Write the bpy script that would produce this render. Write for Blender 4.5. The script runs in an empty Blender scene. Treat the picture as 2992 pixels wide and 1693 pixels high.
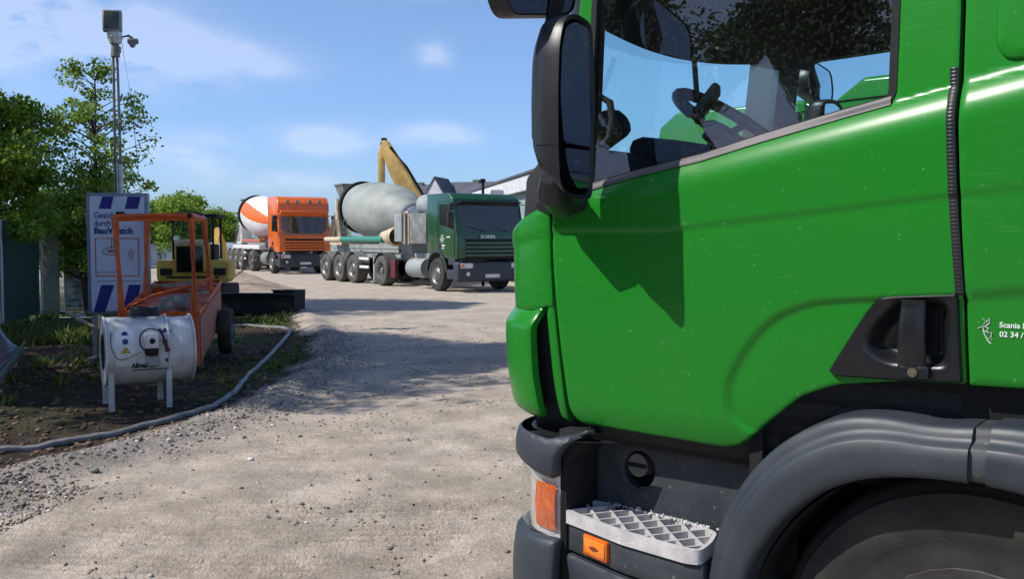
import bpy, bmesh, math, random
import numpy as np
from mathutils import Vector, Matrix, noise
from mathutils.geometry import delaunay_2d_cdt
R = math.radians
PI = math.pi
sc = bpy.context.scene
col = sc.collection

# ------------------------------------------------------------------ camera
EYE = 1.65
cd = bpy.data.cameras.new('camera'); cam = bpy.data.objects.new('camera', cd); col.objects.link(cam)
cd.sensor_width = 36; cd.lens = 33.58; cd.clip_start = 0.05; cd.clip_end = 5000
cam.location = (0, 0, EYE); cam.rotation_euler = (R(90 - 3.053), 0, 0)
sc.camera = cam

# ------------------------------------------------------------------ sun and sky
SUN = Vector((-.3515, -.092, .40)).normalized()          # direction towards the sun
sl = bpy.data.lights.new('sun', 'SUN'); sl.energy = 4.0; sl.angle = R(.53); sl.color = (1, .95, .88)
so = bpy.data.objects.new('sun', sl); col.objects.link(so)
so.rotation_euler = SUN.to_track_quat('Z', 'Y').to_euler(); so.location = (-8, -2, 12)
sc.view_settings.view_transform = 'Standard'; sc.view_settings.look = 'None'
sc.view_settings.exposure = 0.3; sc.view_settings.gamma = 1

def make_world():
    w = bpy.data.worlds.new('World'); sc.world = w; w.use_nodes = True
    nt = w.node_tree; nd = nt.nodes; lk = nt.links; nd.clear()
    out = nd.new('ShaderNodeOutputWorld'); bg = nd.new('ShaderNodeBackground')
    sky = nd.new('ShaderNodeTexSky'); sky.sky_type = 'NISHITA'; sky.sun_disc = False
    sky.sun_elevation = math.asin(SUN.z); sky.sun_rotation = math.atan2(SUN.x, SUN.y)
    sky.air_density = 1.0; sky.dust_density = 0.6; sky.ozone_density = 3.0
    tc = nd.new('ShaderNodeTexCoord'); sep = nd.new('ShaderNodeSeparateXYZ')
    lk.new(tc.outputs['Generated'], sep.inputs[0])
    def M(op, a, b=None, c=None):
        n = nd.new('ShaderNodeMath'); n.operation = op
        for i, v in enumerate((a, b, c)):
            if v is None: continue
            if isinstance(v, (int, float)): n.inputs[i].default_value = v
            else: lk.new(v, n.inputs[i])
        return n.outputs[0]
    az = M('ARCTAN2', sep.outputs[0], sep.outputs[1]); el = M('ARCSINE', sep.outputs[2])
    nz = nd.new('ShaderNodeTexNoise'); nz.inputs['Scale'].default_value = 11; nz.inputs['Detail'].default_value = 6
    nz.inputs['Roughness'].default_value = .55
    mp = nd.new('ShaderNodeMapping'); mp.inputs['Scale'].default_value = (1, 1, 2.6)
    lk.new(tc.outputs['Generated'], mp.inputs[0]); lk.new(mp.outputs[0], nz.inputs[0])
    blobs = [(-.52, .205, .10, .035, 1.0), (-.43, .19, .08, .035, .9), (-.35, .182, .06, .03, .8), (-.27, .172, .05, .018, .6),
             (-.62, .18, .12, .05, .9), (-.08, .188, .016, .012, .75), (-.19, .102, .045, .014, 1.0), (-.08, .106, .04, .011, .75),
             (-.33, .085, .05, .018, .7), (-.25, .058, .07, .012, .5), (-.03, .26, .1, .012, .3), (-1.3, .3, .25, .1, .8), (-2.2, .35, .3, .1, .8),
             (-.13, .245, .05, .008, .3), (1.4, .3, .3, .1, .7), (2.5, .3, .3, .12, .8)]
    tot = None
    for a, e, sa, se, k in blobs:
        x = M('DIVIDE', M('SUBTRACT', az, a), sa); y = M('DIVIDE', M('SUBTRACT', el, e), se)
        g = M('MULTIPLY', M('EXPONENT', M('MULTIPLY', M('ADD', M('MULTIPLY', x, x), M('MULTIPLY', y, y)), -1.0)), k)
        tot = g if tot is None else M('ADD', tot, g)
    fac = M('MULTIPLY', tot, M('MULTIPLY_ADD', nz.outputs[0], 3.4, -1.05))
    fac = nd_clamp(nd, lk, fac, .43)
    mix = nd.new('ShaderNodeMix'); mix.data_type = 'RGBA'
    tint = nd.new('ShaderNodeMix'); tint.data_type = 'RGBA'; tint.blend_type = 'MULTIPLY'; tint.inputs[0].default_value = 1
    lk.new(sky.outputs[0], tint.inputs[6])
    low = nd.new('ShaderNodeValToRGB'); lk.new(M('DIVIDE', M('ABSOLUTE', el), .6), low.inputs[0])
    low.color_ramp.elements[0].position = 0; low.color_ramp.elements[0].color = (.62, .80, 1.25, 1)
    low.color_ramp.elements[1].position = 1; low.color_ramp.elements[1].color = (1.0, 1.0, 1.1, 1)
    for p_, c_ in ((.12, (.70, .88, 1.25)), (.35, (.92, 1.0, 1.2))):
        e_ = low.color_ramp.elements.new(p_); e_.color = (*c_, 1)
    lk.new(low.outputs[0], tint.inputs[7])
    lk.new(fac, mix.inputs[0]); lk.new(tint.outputs[2], mix.inputs[6]); mix.inputs[7].default_value = (5.6, 6.2, 7.9, 1)
    lk.new(mix.outputs[2], bg.inputs[0]); bg.inputs[1].default_value = .112
    lk.new(bg.outputs[0], out.inputs[0])
def nd_clamp(nd, lk, s, mx):
    n = nd.new('ShaderNodeClamp'); n.inputs[1].default_value = 0; n.inputs[2].default_value = mx; lk.new(s, n.inputs[0]); return n.outputs[0]
make_world()

# ------------------------------------------------------------------ materials
def srgb(r, g, b):
    f = lambda c: (c / 12.92 if c <= .04045 else ((c + .055) / 1.055) ** 2.4)
    return (f(r / 255), f(g / 255), f(b / 255), 1)
def mat(name, c, rough=.5, metal=0, c2=None, sc_=6, bump=0, bsc=60, coat=0, spec=.5, speck=0, speckc=(.6, .6, .55, 1), det=5, stretch=None, rvar=0):
    m = bpy.data.materials.new(name); m.use_nodes = True
    nt = m.node_tree; nd = nt.nodes; lk = nt.links; b = nd['Principled BSDF']
    c = tuple(c) + ((1,) if len(c) == 3 else ())
    b.inputs['Base Color'].default_value = c; b.inputs['Roughness'].default_value = rough
    b.inputs['Metallic'].default_value = metal; b.inputs['Specular IOR Level'].default_value = spec
    b.inputs['Coat Weight'].default_value = coat; b.inputs['Coat Roughness'].default_value = .06
    tc = nd.new('ShaderNodeTexCoord'); src = tc.outputs['Object']
    if stretch:
        mp = nd.new('ShaderNodeMapping'); mp.inputs['Scale'].default_value = stretch; lk.new(src, mp.inputs[0]); src = mp.outputs[0]
    colr = None
    if c2 is None: c2 = tuple(min(1, x * .72) for x in c[:3])
    c2 = tuple(c2) + ((1,) if len(c2) == 3 else ())
    n = nd.new('ShaderNodeTexNoise'); n.inputs['Scale'].default_value = sc_; n.inputs['Detail'].default_value = det; n.inputs['Roughness'].default_value = .62
    lk.new(src, n.inputs[0])
    rp = nd.new('ShaderNodeValToRGB'); rp.color_ramp.elements[0].position = .38; rp.color_ramp.elements[1].position = .66
    rp.color_ramp.elements[0].color = c; rp.color_ramp.elements[1].color = c2
    lk.new(n.outputs[0], rp.inputs[0]); colr = rp.outputs[0]
    if speck:
        v = nd.new('ShaderNodeTexNoise'); v.inputs['Scale'].default_value = 70; v.inputs['Detail'].default_value = 3
        lk.new(tc.outputs['Object'], v.inputs[0])
        r2 = nd.new('ShaderNodeValToRGB'); r2.color_ramp.elements[0].position = 1 - speck; r2.color_ramp.elements[1].position = min(1, 1 - speck + .06)
        lk.new(v.outputs[0], r2.inputs[0])
        mx = nd.new('ShaderNodeMix'); mx.data_type = 'RGBA'; lk.new(r2.outputs[0], mx.inputs[0]); lk.new(colr, mx.inputs[6]); mx.inputs[7].default_value = speckc
        colr = mx.outputs[2]
    lk.new(colr, b.inputs['Base Color'])
    if rvar:
        mr = nd.new('ShaderNodeMapRange'); mr.inputs[1].default_value = .3; mr.inputs[2].default_value = .7
        mr.inputs[3].default_value = rough; mr.inputs[4].default_value = rough + rvar; lk.new(n.outputs[0], mr.inputs[0]); lk.new(mr.outputs[0], b.inputs['Roughness'])
    if bump:
        bn = nd.new('ShaderNodeTexNoise'); bn.inputs['Scale'].default_value = bsc; bn.inputs['Detail'].default_value = 4
        lk.new(src, bn.inputs[0]); bp = nd.new('ShaderNodeBump'); bp.inputs['Strength'].default_value = bump; bp.inputs['Distance'].default_value = .01
        lk.new(bn.outputs[0], bp.inputs['Height']); lk.new(bp.outputs[0], b.inputs['Normal'])
    return m
def weathered_paint(m, streak=(.10, .34, .12)):
    nt = m.node_tree; nd = nt.nodes; lk = nt.links; b = nd['Principled BSDF']; src = b.inputs['Base Color'].links[0].from_socket
    tc = nd.new('ShaderNodeTexCoord'); mp = nd.new('ShaderNodeMapping'); mp.inputs['Scale'].default_value = (1.0, 1.0, 16); mp.inputs['Rotation'].default_value = (0, R(8), 0); lk.new(tc.outputs['Object'], mp.inputs[0])
    n = nd.new('ShaderNodeTexNoise'); n.inputs['Scale'].default_value = 7; n.inputs['Detail'].default_value = 9; n.inputs['Roughness'].default_value = .7; lk.new(mp.outputs[0], n.inputs[0])
    n2 = nd.new('ShaderNodeTexNoise'); n2.inputs['Scale'].default_value = 3.2; n2.inputs['Detail'].default_value = 3; lk.new(tc.outputs['Object'], n2.inputs[0])
    r1 = nd.new('ShaderNodeMapRange'); r1.inputs[1].default_value = .54; r1.inputs[2].default_value = .72; lk.new(n.outputs[0], r1.inputs[0])
    r2 = nd.new('ShaderNodeMapRange'); r2.inputs[1].default_value = .46; r2.inputs[2].default_value = .66; r2.inputs[4].default_value = .30; lk.new(n2.outputs[0], r2.inputs[0])
    mu = nd.new('ShaderNodeMath'); mu.operation = 'MULTIPLY'; lk.new(r1.outputs[0], mu.inputs[0]); lk.new(r2.outputs[0], mu.inputs[1])
    mx = nd.new('ShaderNodeMix'); mx.data_type = 'RGBA'; lk.new(mu.outputs[0], mx.inputs[0]); lk.new(src, mx.inputs[6]); mx.inputs[7].default_value = (*streak, 1)
    lk.new(mx.outputs[2], b.inputs['Base Color'])
    ad = nd.new('ShaderNodeMath'); ad.operation = 'MULTIPLY_ADD'; ad.inputs[1].default_value = .5; ad.inputs[2].default_value = .27; lk.new(mu.outputs[0], ad.inputs[0]); lk.new(ad.outputs[0], b.inputs['Roughness'])
    return m
def glass(name, tint=(.75, .9, .88), refl=1.0, trans=1.0, dust=.03):
    m = bpy.data.materials.new(name); m.use_nodes = True; nt = m.node_tree; nd = nt.nodes; lk = nt.links; nd.clear()
    o = nd.new('ShaderNodeOutputMaterial'); t = nd.new('ShaderNodeBsdfTransparent'); g = nd.new('ShaderNodeBsdfGlossy'); d = nd.new('ShaderNodeBsdfDiffuse')
    t.inputs[0].default_value = (*tint, 1); g.inputs['Roughness'].default_value = .0; g.inputs[0].default_value = (refl, refl, refl, 1)
    d.inputs[0].default_value = (.55, .55, .5, 1)
    lw = nd.new('ShaderNodeLayerWeight'); lw.inputs[0].default_value = .5; pw = nd.new('ShaderNodeMath'); pw.operation = 'POWER'; pw.inputs[1].default_value = 4.2; lk.new(lw.outputs['Facing'], pw.inputs[0])
    f = nd.new('ShaderNodeMath'); f.operation = 'MULTIPLY_ADD'; f.inputs[1].default_value = .85; f.inputs[2].default_value = .085; lk.new(pw.outputs[0], f.inputs[0])
    m1 = nd.new('ShaderNodeMixShader'); m2 = nd.new('ShaderNodeMixShader')
    lk.new(f.outputs[0], m1.inputs[0]); lk.new(t.outputs[0], m1.inputs[1]); lk.new(g.outputs[0], m1.inputs[2])
    tc = nd.new('ShaderNodeTexCoord'); n = nd.new('ShaderNodeTexNoise'); n.inputs['Scale'].default_value = 90; n.inputs['Detail'].default_value = 6
    lk.new(tc.outputs['Object'], n.inputs[0])
    mr = nd.new('ShaderNodeMapRange'); mr.inputs[1].default_value = .5; mr.inputs[2].default_value = .8; mr.inputs[3].default_value = dust * .3; mr.inputs[4].default_value = dust * 3
    lk.new(n.outputs[0], mr.inputs[0]); lk.new(mr.outputs[0], m2.inputs[0]); lk.new(m1.outputs[0], m2.inputs[1]); lk.new(d.outputs[0], m2.inputs[2])
    lk.new(m2.outputs[0], o.inputs[0])
    return m
def leafmat(name, c1, c2):
    m = bpy.data.materials.new(name); m.use_nodes = True; nt = m.node_tree; nd = nt.nodes; lk = nt.links; b = nd['Principled BSDF']
    geo = nd.new('ShaderNodeNewGeometry'); rp = nd.new('ShaderNodeValToRGB')
    rp.color_ramp.elements[0].color = (*c1, 1); rp.color_ramp.elements[1].color = (*c2, 1)
    lk.new(geo.outputs['Random Per Island'], rp.inputs[0]); lk.new(rp.outputs[0], b.inputs['Base Color'])
    b.inputs['Roughness'].default_value = .5
    tr = nd.new('ShaderNodeBsdfTranslucent'); hs = nd.new('ShaderNodeHueSaturation'); hs.inputs['Value'].default_value = 1.6; hs.inputs['Hue'].default_value = .485
    lk.new(rp.outputs[0], hs.inputs['Color']); lk.new(hs.outputs[0], tr.inputs[0])
    mx = nd.new('ShaderNodeMixShader'); mx.inputs[0].default_value = .38
    lk.new(b.outputs[0], mx.inputs[1]); lk.new(tr.outputs[0], mx.inputs[2]); lk.new(mx.outputs[0], nd['Material Output'].inputs[0])
    return m
def emit_free_mirror(name):
    m = mat(name, (.55, .6, .62), .03, 1.0); return m

GREEN = (.013, .205, .017)
M = dict(
    paint=mat('green_paint', GREEN, .22, 0, c2=(.017, .195, .021), sc_=1.6, coat=.14, spec=.24, speck=.31, speckc=(.08, .30, .09, 1), rvar=.10),
    dark_green=mat('dark_green_paint', (.004, .062, .016), .3, c2=(.006, .05, .016), coat=.6),
    orange_paint=mat('orange_paint', (.80, .155, .015), .35, c2=(.62, .12, .012), coat=.4),
    black=mat('black_plastic', (.012, .013, .015), .42, c2=(.018, .018, .02), bump=.05, bsc=300),
    blackm=mat('matte_black', (.008, .008, .009), .85),
    handle=mat('handle_plastic', (.009, .010, .013), .33, c2=(.011, .012, .015)),
    gloss_black=mat('glossy_black', (.008, .009, .011), .15, coat=.3),
    mirror_shell=mat('mirror_shell_plastic', (.016, .017, .021), .38, c2=(.022, .023, .027), bump=.08, bsc=400),
    grey=mat('grey_plastic', (.027, .035, .047), .42, c2=(.038, .046, .058), sc_=5, bump=.05, bsc=350, speck=.27, speckc=(.12, .12, .12, 1), rvar=.15),
    grey2=mat('dusty_grey_plastic', (.022, .028, .036), .6, c2=(.050, .056, .064), sc_=6, bump=.1, bsc=200, speck=.33, speckc=(.17, .17, .165, 1)),
    step=mat('dusty_aluminium', (.60, .58, .58), .6, .1, c2=(.44, .43, .42), sc_=14, bump=.2, bsc=90),
    stepd=mat('dusty_step_well', (.30, .30, .29), .8, 0, c2=(.20, .20, .19), sc_=14),
    tyre=mat('tyre_rubber', (.022, .021, .020), .8, c2=(.045, .042, .036), sc_=7, bump=.15, bsc=120),
    tyred=mat('dusty_tyre', (.10, .095, .085), .9, c2=(.05, .048, .045), sc_=3),
    rim=mat('steel_rim', (.25, .25, .25), .5, .5, c2=(.12, .11, .10)),
    chrome=mat('bare_metal', (.55, .55, .56), .3, .9, c2=(.4, .4, .4)),
    white=mat('white_paint', (.72, .72, .70), .45, c2=(.62, .62, .60), coat=.1),
    tank=mat('scuffed_white_paint', (.62, .63, .63), .45, c2=(.45, .44, .42), sc_=5, bump=.1, bsc=20, speck=.27, speckc=(.25, .17, .1, 1)),
    signw=mat('sign_white', (.55, .62, .72), .5, c2=(.50, .57, .68)),
    signg=mat('sign_frame_grey', (.22, .26, .30), .5, .2),
    blue=mat('sign_blue', (.010, .018, .22), .5),
    bluet=mat('letter_blue', (.012, .04, .18), .5),
    redl=mat('sign_red', (.62, .07, .04), .5),
    drum=mat('drum_grey_green', (.33, .355, .32), .6, c2=(.21, .235, .21), sc_=1.1, bump=.1, bsc=8, stretch=(1, 1, 1)),
    drumo=mat('drum_orange', (.78, .15, .02), .45, c2=(.65, .13, .02)),
    drumw=mat('drum_white', (.75, .75, .74), .45, c2=(.6, .6, .58), sc_=2),
    frame=mat('chassis_grey', (.13, .14, .14), .7, c2=(.25, .25, .23), sc_=4),
    light_grey=mat('light_grey_metal', (.33, .36, .35), .55, c2=(.22, .24, .24), sc_=3),
    teal=mat('teal_chute_paint', (.03, .24, .17), .5, c2=(.04, .20, .15), sc_=3),
    cream=mat('cream_paint', (.60, .50, .36), .6, c2=(.45, .33, .2)),
    maroon=mat('maroon_plate', (.12, .015, .02), .5),
    cart=mat('cart_orange', (.68, .115, .014), .55, c2=(.45, .07, .012), sc_=6, bump=.15, bsc=40, speck=.3, speckc=(.2, .1, .06, 1)),
    cartp=mat('faded_pink_panel', (.50, .16, .11), .6, c2=(.38, .12, .09), sc_=5),
    yellow=mat('yellow_machine_paint', (.62, .40, .06), .5, c2=(.45, .27, .045), sc_=3, speck=.28, speckc=(.1, .06, .03, 1)),
    yellowd=mat('worn_yellow_paint', (.80, .54, .17), .6, c2=(.52, .31, .09), sc_=2.2, speck=.3, speckc=(.05, .04, .03, 1)),
    bark=mat('bark', (.045, .034, .026), .9, c2=(.08, .065, .05), bump=.6, bsc=30),
    rubber=mat('hose_rubber', (.25, .245, .235), .5, c2=(.14, .138, .132), sc_=9, bump=.15, bsc=60),
    galv=mat('galvanised_steel', (.42, .44, .46), .4, .7, c2=(.28, .29, .30)),
    concrete=mat('concrete', (.20, .21, .19), .9, c2=(.12, .14, .11), sc_=4, bump=.4, bsc=20),
    screen=mat('fence_screen_green', (.006, .040, .028), .85, c2=(.010, .055, .038), sc_=3, bump=.3, bsc=5),
    screeng=mat('fence_screen_grey', (.07, .085, .08), .85, c2=(.13, .14, .13), sc_=3, bump=.3, bsc=5),
    banner=mat('printed_banner', (.55, .56, .58), .7, c2=(.10, .11, .12), sc_=5, det=2, stretch=(1, 1, 2)),
    wood=mat('weathered_wood', (.34, .28, .20), .8, c2=(.18, .14, .10), sc_=12, bump=.3, bsc=50),
    soilm=mat('soil_lumps', (.05, .038, .028), .95, c2=(.09, .065, .045), sc_=20),
    amber=mat('amber_lens', (.85, .17, .01), .18, c2=(.62, .10, .008), sc_=30, coat=.8),
    redlens=mat('red_lens', (.5, .02, .02), .2),
    roof_grey=mat('slate_roof', (.10, .11, .14), .8, c2=(.07, .075, .09), sc_=2),
    house=mat('white_render', (.70, .71, .72), .8),
    hallwall=mat('pale_green_cladding', (.30, .38, .36), .6, c2=(.24, .32, .30), sc_=1),
    interior=mat('dark_interior', (.018, .02, .022), .8),
    lens=mat('clear_lens', (.78, .76, .74), .08, coat=1.0, c2=(.45, .42, .40)),
    letter=mat('white_letters', (.65, .72, .66), .5),
    glass=glass('window_glass', (.78, .93, .93), 1.0, dust=.014),
    glassd=glass('tinted_windscreen', (.25, .30, .32), .8, dust=.08),
    mirror=mat('mirror_surface', (.62, .66, .68), .02, 1.0, c2=(.6, .64, .66)),
    gravel=mat('gravel_stones', (.32, .29, .26), .9, c2=(.16, .15, .145), sc_=8),
    leafa=leafmat('leaf_green', (.075, .155, .014), (.24, .36, .035)),
    leafb=leafmat('leaf_fresh_green', (.085, .17, .022), (.23, .35, .04)),
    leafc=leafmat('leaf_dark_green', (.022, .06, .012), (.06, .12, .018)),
)

weathered_paint(M['paint'])
# ------------------------------------------------------------------ helpers
def tag(o, label=None, cat=None, group=None, kind=None):
    if label: o['label'] = label
    if cat: o['category'] = cat
    if group: o['group'] = group
    if kind: o['kind'] = kind
    return o
def empty(name, loc, rz=0, label=None, cat=None, group=None):
    o = bpy.data.objects.new(name, None); col.objects.link(o); o.empty_display_size = .2
    o.location = loc; o.rotation_euler = (0, 0, rz); return tag(o, label, cat, group)
def frame_of(d, up=Vector((0, 0, 1))):
    d = Vector(d).normalized()
    if abs(d.dot(up)) > .98: up = Vector((1, 0, 0))
    a = d.cross(up).normalized(); b = a.cross(d).normalized(); return a, b
class MB:
    def __init__(s): s.v = []; s.f = []; s.mi = []; s.cur = 0
    def add(s, vs, fs):
        n = len(s.v); s.v += [tuple(v) for v in vs]; s.f += [tuple(i + n for i in f) for f in fs]; s.mi += [s.cur] * len(fs); return s
    def box(s, c, d, rz=0, rx=0, ry=0):
        m = Matrix.Rotation(rz, 3, 'Z') @ Matrix.Rotation(ry, 3, 'Y') @ Matrix.Rotation(rx, 3, 'X'); c = Vector(c)
        vs = [c + m @ Vector((d[0] / 2 * x, d[1] / 2 * y, d[2] / 2 * z)) for x in (-1, 1) for y in (-1, 1) for z in (-1, 1)]
        return s.add(vs, [(0, 1, 3, 2), (4, 6, 7, 5), (0, 4, 5, 1), (2, 3, 7, 6), (0, 2, 6, 4), (1, 5, 7, 3)])
    def rbox(s, c, d, r=.02, rz=0, ry=0, rx=0, seg=2):
        bm = bmesh.new(); bmesh.ops.create_cube(bm, size=1)
        for v in bm.verts: v.co = Vector((v.co.x * d[0], v.co.y * d[1], v.co.z * d[2]))
        bmesh.ops.bevel(bm, geom=bm.edges[:], offset=r, segments=seg, profile=.5, affect='EDGES')
        m = Matrix.Rotation(rz, 3, 'Z') @ Matrix.Rotation(ry, 3, 'Y') @ Matrix.Rotation(rx, 3, 'X')
        bm.verts.index_update()
        s.add([Vector(c) + m @ v.co for v in bm.verts], [[v.index for v in f.verts] for f in bm.faces]); bm.free(); return s
    def prism(s, poly, y0, y1, axis='y', bev=0, seg=2):
        # poly in (x,z) extruded along y (or in (x,y) along z when axis='z')
        bm = bmesh.new()
        f3 = (lambda a, b, t: (a, t, b)) if axis == 'y' else ((lambda a, b, t: (a, b, t)) if axis == 'z' else (lambda a, b, t: (t, a, b)))
        A = [bm.verts.new(f3(a, b, y0)) for a, b in poly]; B = [bm.verts.new(f3(a, b, y1)) for a, b in poly]; n = len(poly)
        bm.faces.new(A); bm.faces.new(B[::-1])
        for i in range(n): bm.faces.new((A[i], B[i], B[(i + 1) % n], A[(i + 1) % n]))
        bmesh.ops.recalc_face_normals(bm, faces=bm.faces[:])
        if bev: bmesh.ops.bevel(bm, geom=[e for e in bm.edges if e.calc_face_angle(0) > .35], offset=bev, segments=seg, profile=.5, affect='EDGES', clamp_overlap=True)
        bm.verts.index_update()
        s.add([v.co.copy() for v in bm.verts], [[v.index for v in f.verts] for f in bm.faces]); bm.free(); return s
    def cyl(s, p0, p1, r0, r1=None, n=16, caps=True):
        p0 = Vector(p0); p1 = Vector(p1); r1 = r0 if r1 is None else r1; a, b = frame_of(p1 - p0); vs = []
        for p, r in ((p0, r0), (p1, r1)):
            for i in range(n):
                t = 2 * PI * i / n; vs.append(p + a * math.cos(t) * r + b * math.sin(t) * r)
        fs = [(i, (i + 1) % n, n + (i + 1) % n, n + i) for i in range(n)]
        if caps: fs += [tuple(range(n))[::-1], tuple(range(n, 2 * n))]
        return s.add(vs, fs)
    def tube(s, pts, r, n=8, close=False):
        pts = [Vector(p) for p in pts]; vs = []; m = len(pts)
        rr = r if isinstance(r, (list, tuple)) else [r] * m
        a = None
        for i, p in enumerate(pts):
            d = (pts[(i + 1) % m] - pts[i - 1]) if close else (pts[min(i + 1, m - 1)] - pts[max(i - 1, 0)])
            d.normalize()
            if a is None: a, b = frame_of(d)
            else:
                a = (a - d * a.dot(d)).normalized(); b = d.cross(a).normalized()
            for k in range(n):
                t = 2 * PI * k / n; vs.append(p + (a * math.cos(t) + b * math.sin(t)) * rr[i])
        fs = []
        for i in range(m if close else m - 1):
            j = (i + 1) % m
            for k in range(n): fs.append((i * n + k, i * n + (k + 1) % n, j * n + (k + 1) % n, j * n + k))
        if not close: fs += [tuple(range(n))[::-1], tuple(range((m - 1) * n, m * n))]
        return s.add(vs, fs)
    def lathe(s, prof, c, axis, n=32, stripe=None):
        # prof: (distance along axis, radius)
        c = Vector(c); ax = Vector(axis).normalized(); a, b = frame_of(ax); vs = []
        for h, r in prof:
            for i in range(n):
                t = 2 * PI * i / n; vs.append(c + ax * h + (a * math.cos(t) + b * math.sin(t)) * r)
        m = len(prof)
        n0 = len(s.v); s.v += [tuple(v) for v in vs]
        for j in range(m - 1):
            for i in range(n):
                s.f.append(tuple(n0 + q for q in (j * n + i, j * n + (i + 1) % n, (j + 1) * n + (i + 1) % n, (j + 1) * n + i)))
                s.mi.append(stripe(j / m, i / n) if stripe else s.cur)
        return s
    def sheet(s, fn, nu, nv):
        vs = [fn(i / nu, j / nv) for i in range(nu + 1) for j in range(nv + 1)]
        return s.add(vs, [(i * (nv + 1) + j, (i + 1) * (nv + 1) + j, (i + 1) * (nv + 1) + j + 1, i * (nv + 1) + j + 1) for i in range(nu) for j in range(nv)])
    def disc(s, c, nrm, r, n=20, th=.005):
        c = Vector(c); nrm = Vector(nrm).normalized(); return s.cyl(c, c + nrm * th, r, r, n)
    def build(s, name, m, parent=None, smooth=True, ang=35):
        me = bpy.data.meshes.new(name); me.from_pydata(s.v, [], s.f)
        ms = m if isinstance(m, (list, tuple)) else [m]
        for x in ms: me.materials.append(x)
        if len(ms) > 1: me.polygons.foreach_set('material_index', s.mi)
        if smooth:
            me.polygons.foreach_set('use_smooth', [True] * len(me.polygons))
            me.set_sharp_from_angle(angle=R(ang))
        me.update(); o = bpy.data.objects.new(name, me); col.objects.link(o)
        if parent: o.parent = parent
        return o
def text_mb(mb, txt, size, mtx, th=.002, bold=0, width=None):
    cu = bpy.data.curves.new('t', 'FONT'); cu.body = txt; cu.size = size; cu.extrude = th; cu.offset = bold; cu.resolution_u = 3
    ob = bpy.data.objects.new('t', cu); col.objects.link(ob)
    dg = bpy.context.evaluated_depsgraph_get(); me = bpy.data.meshes.new_from_object(ob.evaluated_get(dg))
    xs = [v.co.x for v in me.vertices]; w = max(xs) - min(xs); x0 = min(xs); k = width / w if width else 1
    mb.add([mtx @ Vector(((v.co.x - x0) * k, v.co.y, v.co.z)) for v in me.vertices], [tuple(p.vertices) for p in me.polygons])
    bpy.data.objects.remove(ob); bpy.data.curves.remove(cu); bpy.data.meshes.remove(me)
def copy_tree(o, parent=None):
    c = o.copy(); col.objects.link(c); c.parent = parent
    for ch in list(o.children): copy_tree(ch, c)
    return c
def smooth(x):
    x = min(1, max(0, x)); return x * x * (3 - 2 * x)
def inpoly(x, y, poly):
    c = False; n = len(poly); j = n - 1
    for i in range(n):
        xi, yi = poly[i]; xj, yj = poly[j]
        if (yi > y) != (yj > y) and x < (xj - xi) * (y - yi) / (yj - yi) + xi: c = not c
        j = i
    return c
def interp(x, pts):
    if x <= pts[0][0]: return pts[0][1]
    for (a, b), (c, d) in zip(pts, pts[1:]):
        if x <= c: return b + (d - b) * (x - a) / (c - a)
    return pts[-1][1]
def chaikin(poly, it=1, closed=True, keep=()):
    for _ in range(it):
        o = []; n = len(poly)
        if not closed: o.append(poly[0])
        for i in range(n if closed else n - 1):
            a = poly[i]; b = poly[(i + 1) % n]
            o.append(tuple(p * .75 + q * .25 for p, q in zip(a, b))); o.append(tuple(p * .25 + q * .75 for p, q in zip(a, b)))
        if not closed: o.append(poly[-1])
        poly = o
    return poly
def fillet(poly, r, seg=4):
    # round the corners of a closed 2-D polygon; r a number or one per corner
    out = []; n = len(poly)
    for i in range(n):
        p = Vector(poly[i]); a = Vector(poly[i - 1]) - p; b = Vector(poly[(i + 1) % n]) - p
        ri = r[i] if isinstance(r, (list, tuple)) else r
        ri = min(ri, a.length * .45, b.length * .45)
        if ri <= 1e-4: out.append(tuple(p)); continue
        p0 = p + a.normalized() * ri; p1 = p + b.normalized() * ri
        for k in range(seg + 1):
            t = k / seg; q = p0 * (1 - t) ** 2 + p * 2 * t * (1 - t) + p1 * t * t; out.append(tuple(q))
    return out
def ring_dense(poly, step):
    out = []; n = len(poly)
    for i in range(n):
        a = poly[i]; b = poly[(i + 1) % n]; L = math.hypot(b[0] - a[0], b[1] - a[1]); k = max(1, int(L / step))
        for t in range(k): out.append((a[0] + (b[0] - a[0]) * t / k, a[1] + (b[1] - a[1]) * t / k))
    return out
def area2(p): return sum(p[i - 1][0] * p[i][1] - p[i][0] * p[i - 1][1] for i in range(len(p)))
def inset(poly, d):
    n = len(poly); sgn = 1 if area2(poly) > 0 else -1; out = []
    for i in range(n):
        a = poly[i - 1]; b = poly[(i + 1) % n]; tx, ty = b[0] - a[0], b[1] - a[1]; L = math.hypot(tx, ty) or 1
        out.append((poly[i][0] - ty / L * d * sgn, poly[i][1] + tx / L * d * sgn))
    return out
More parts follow.
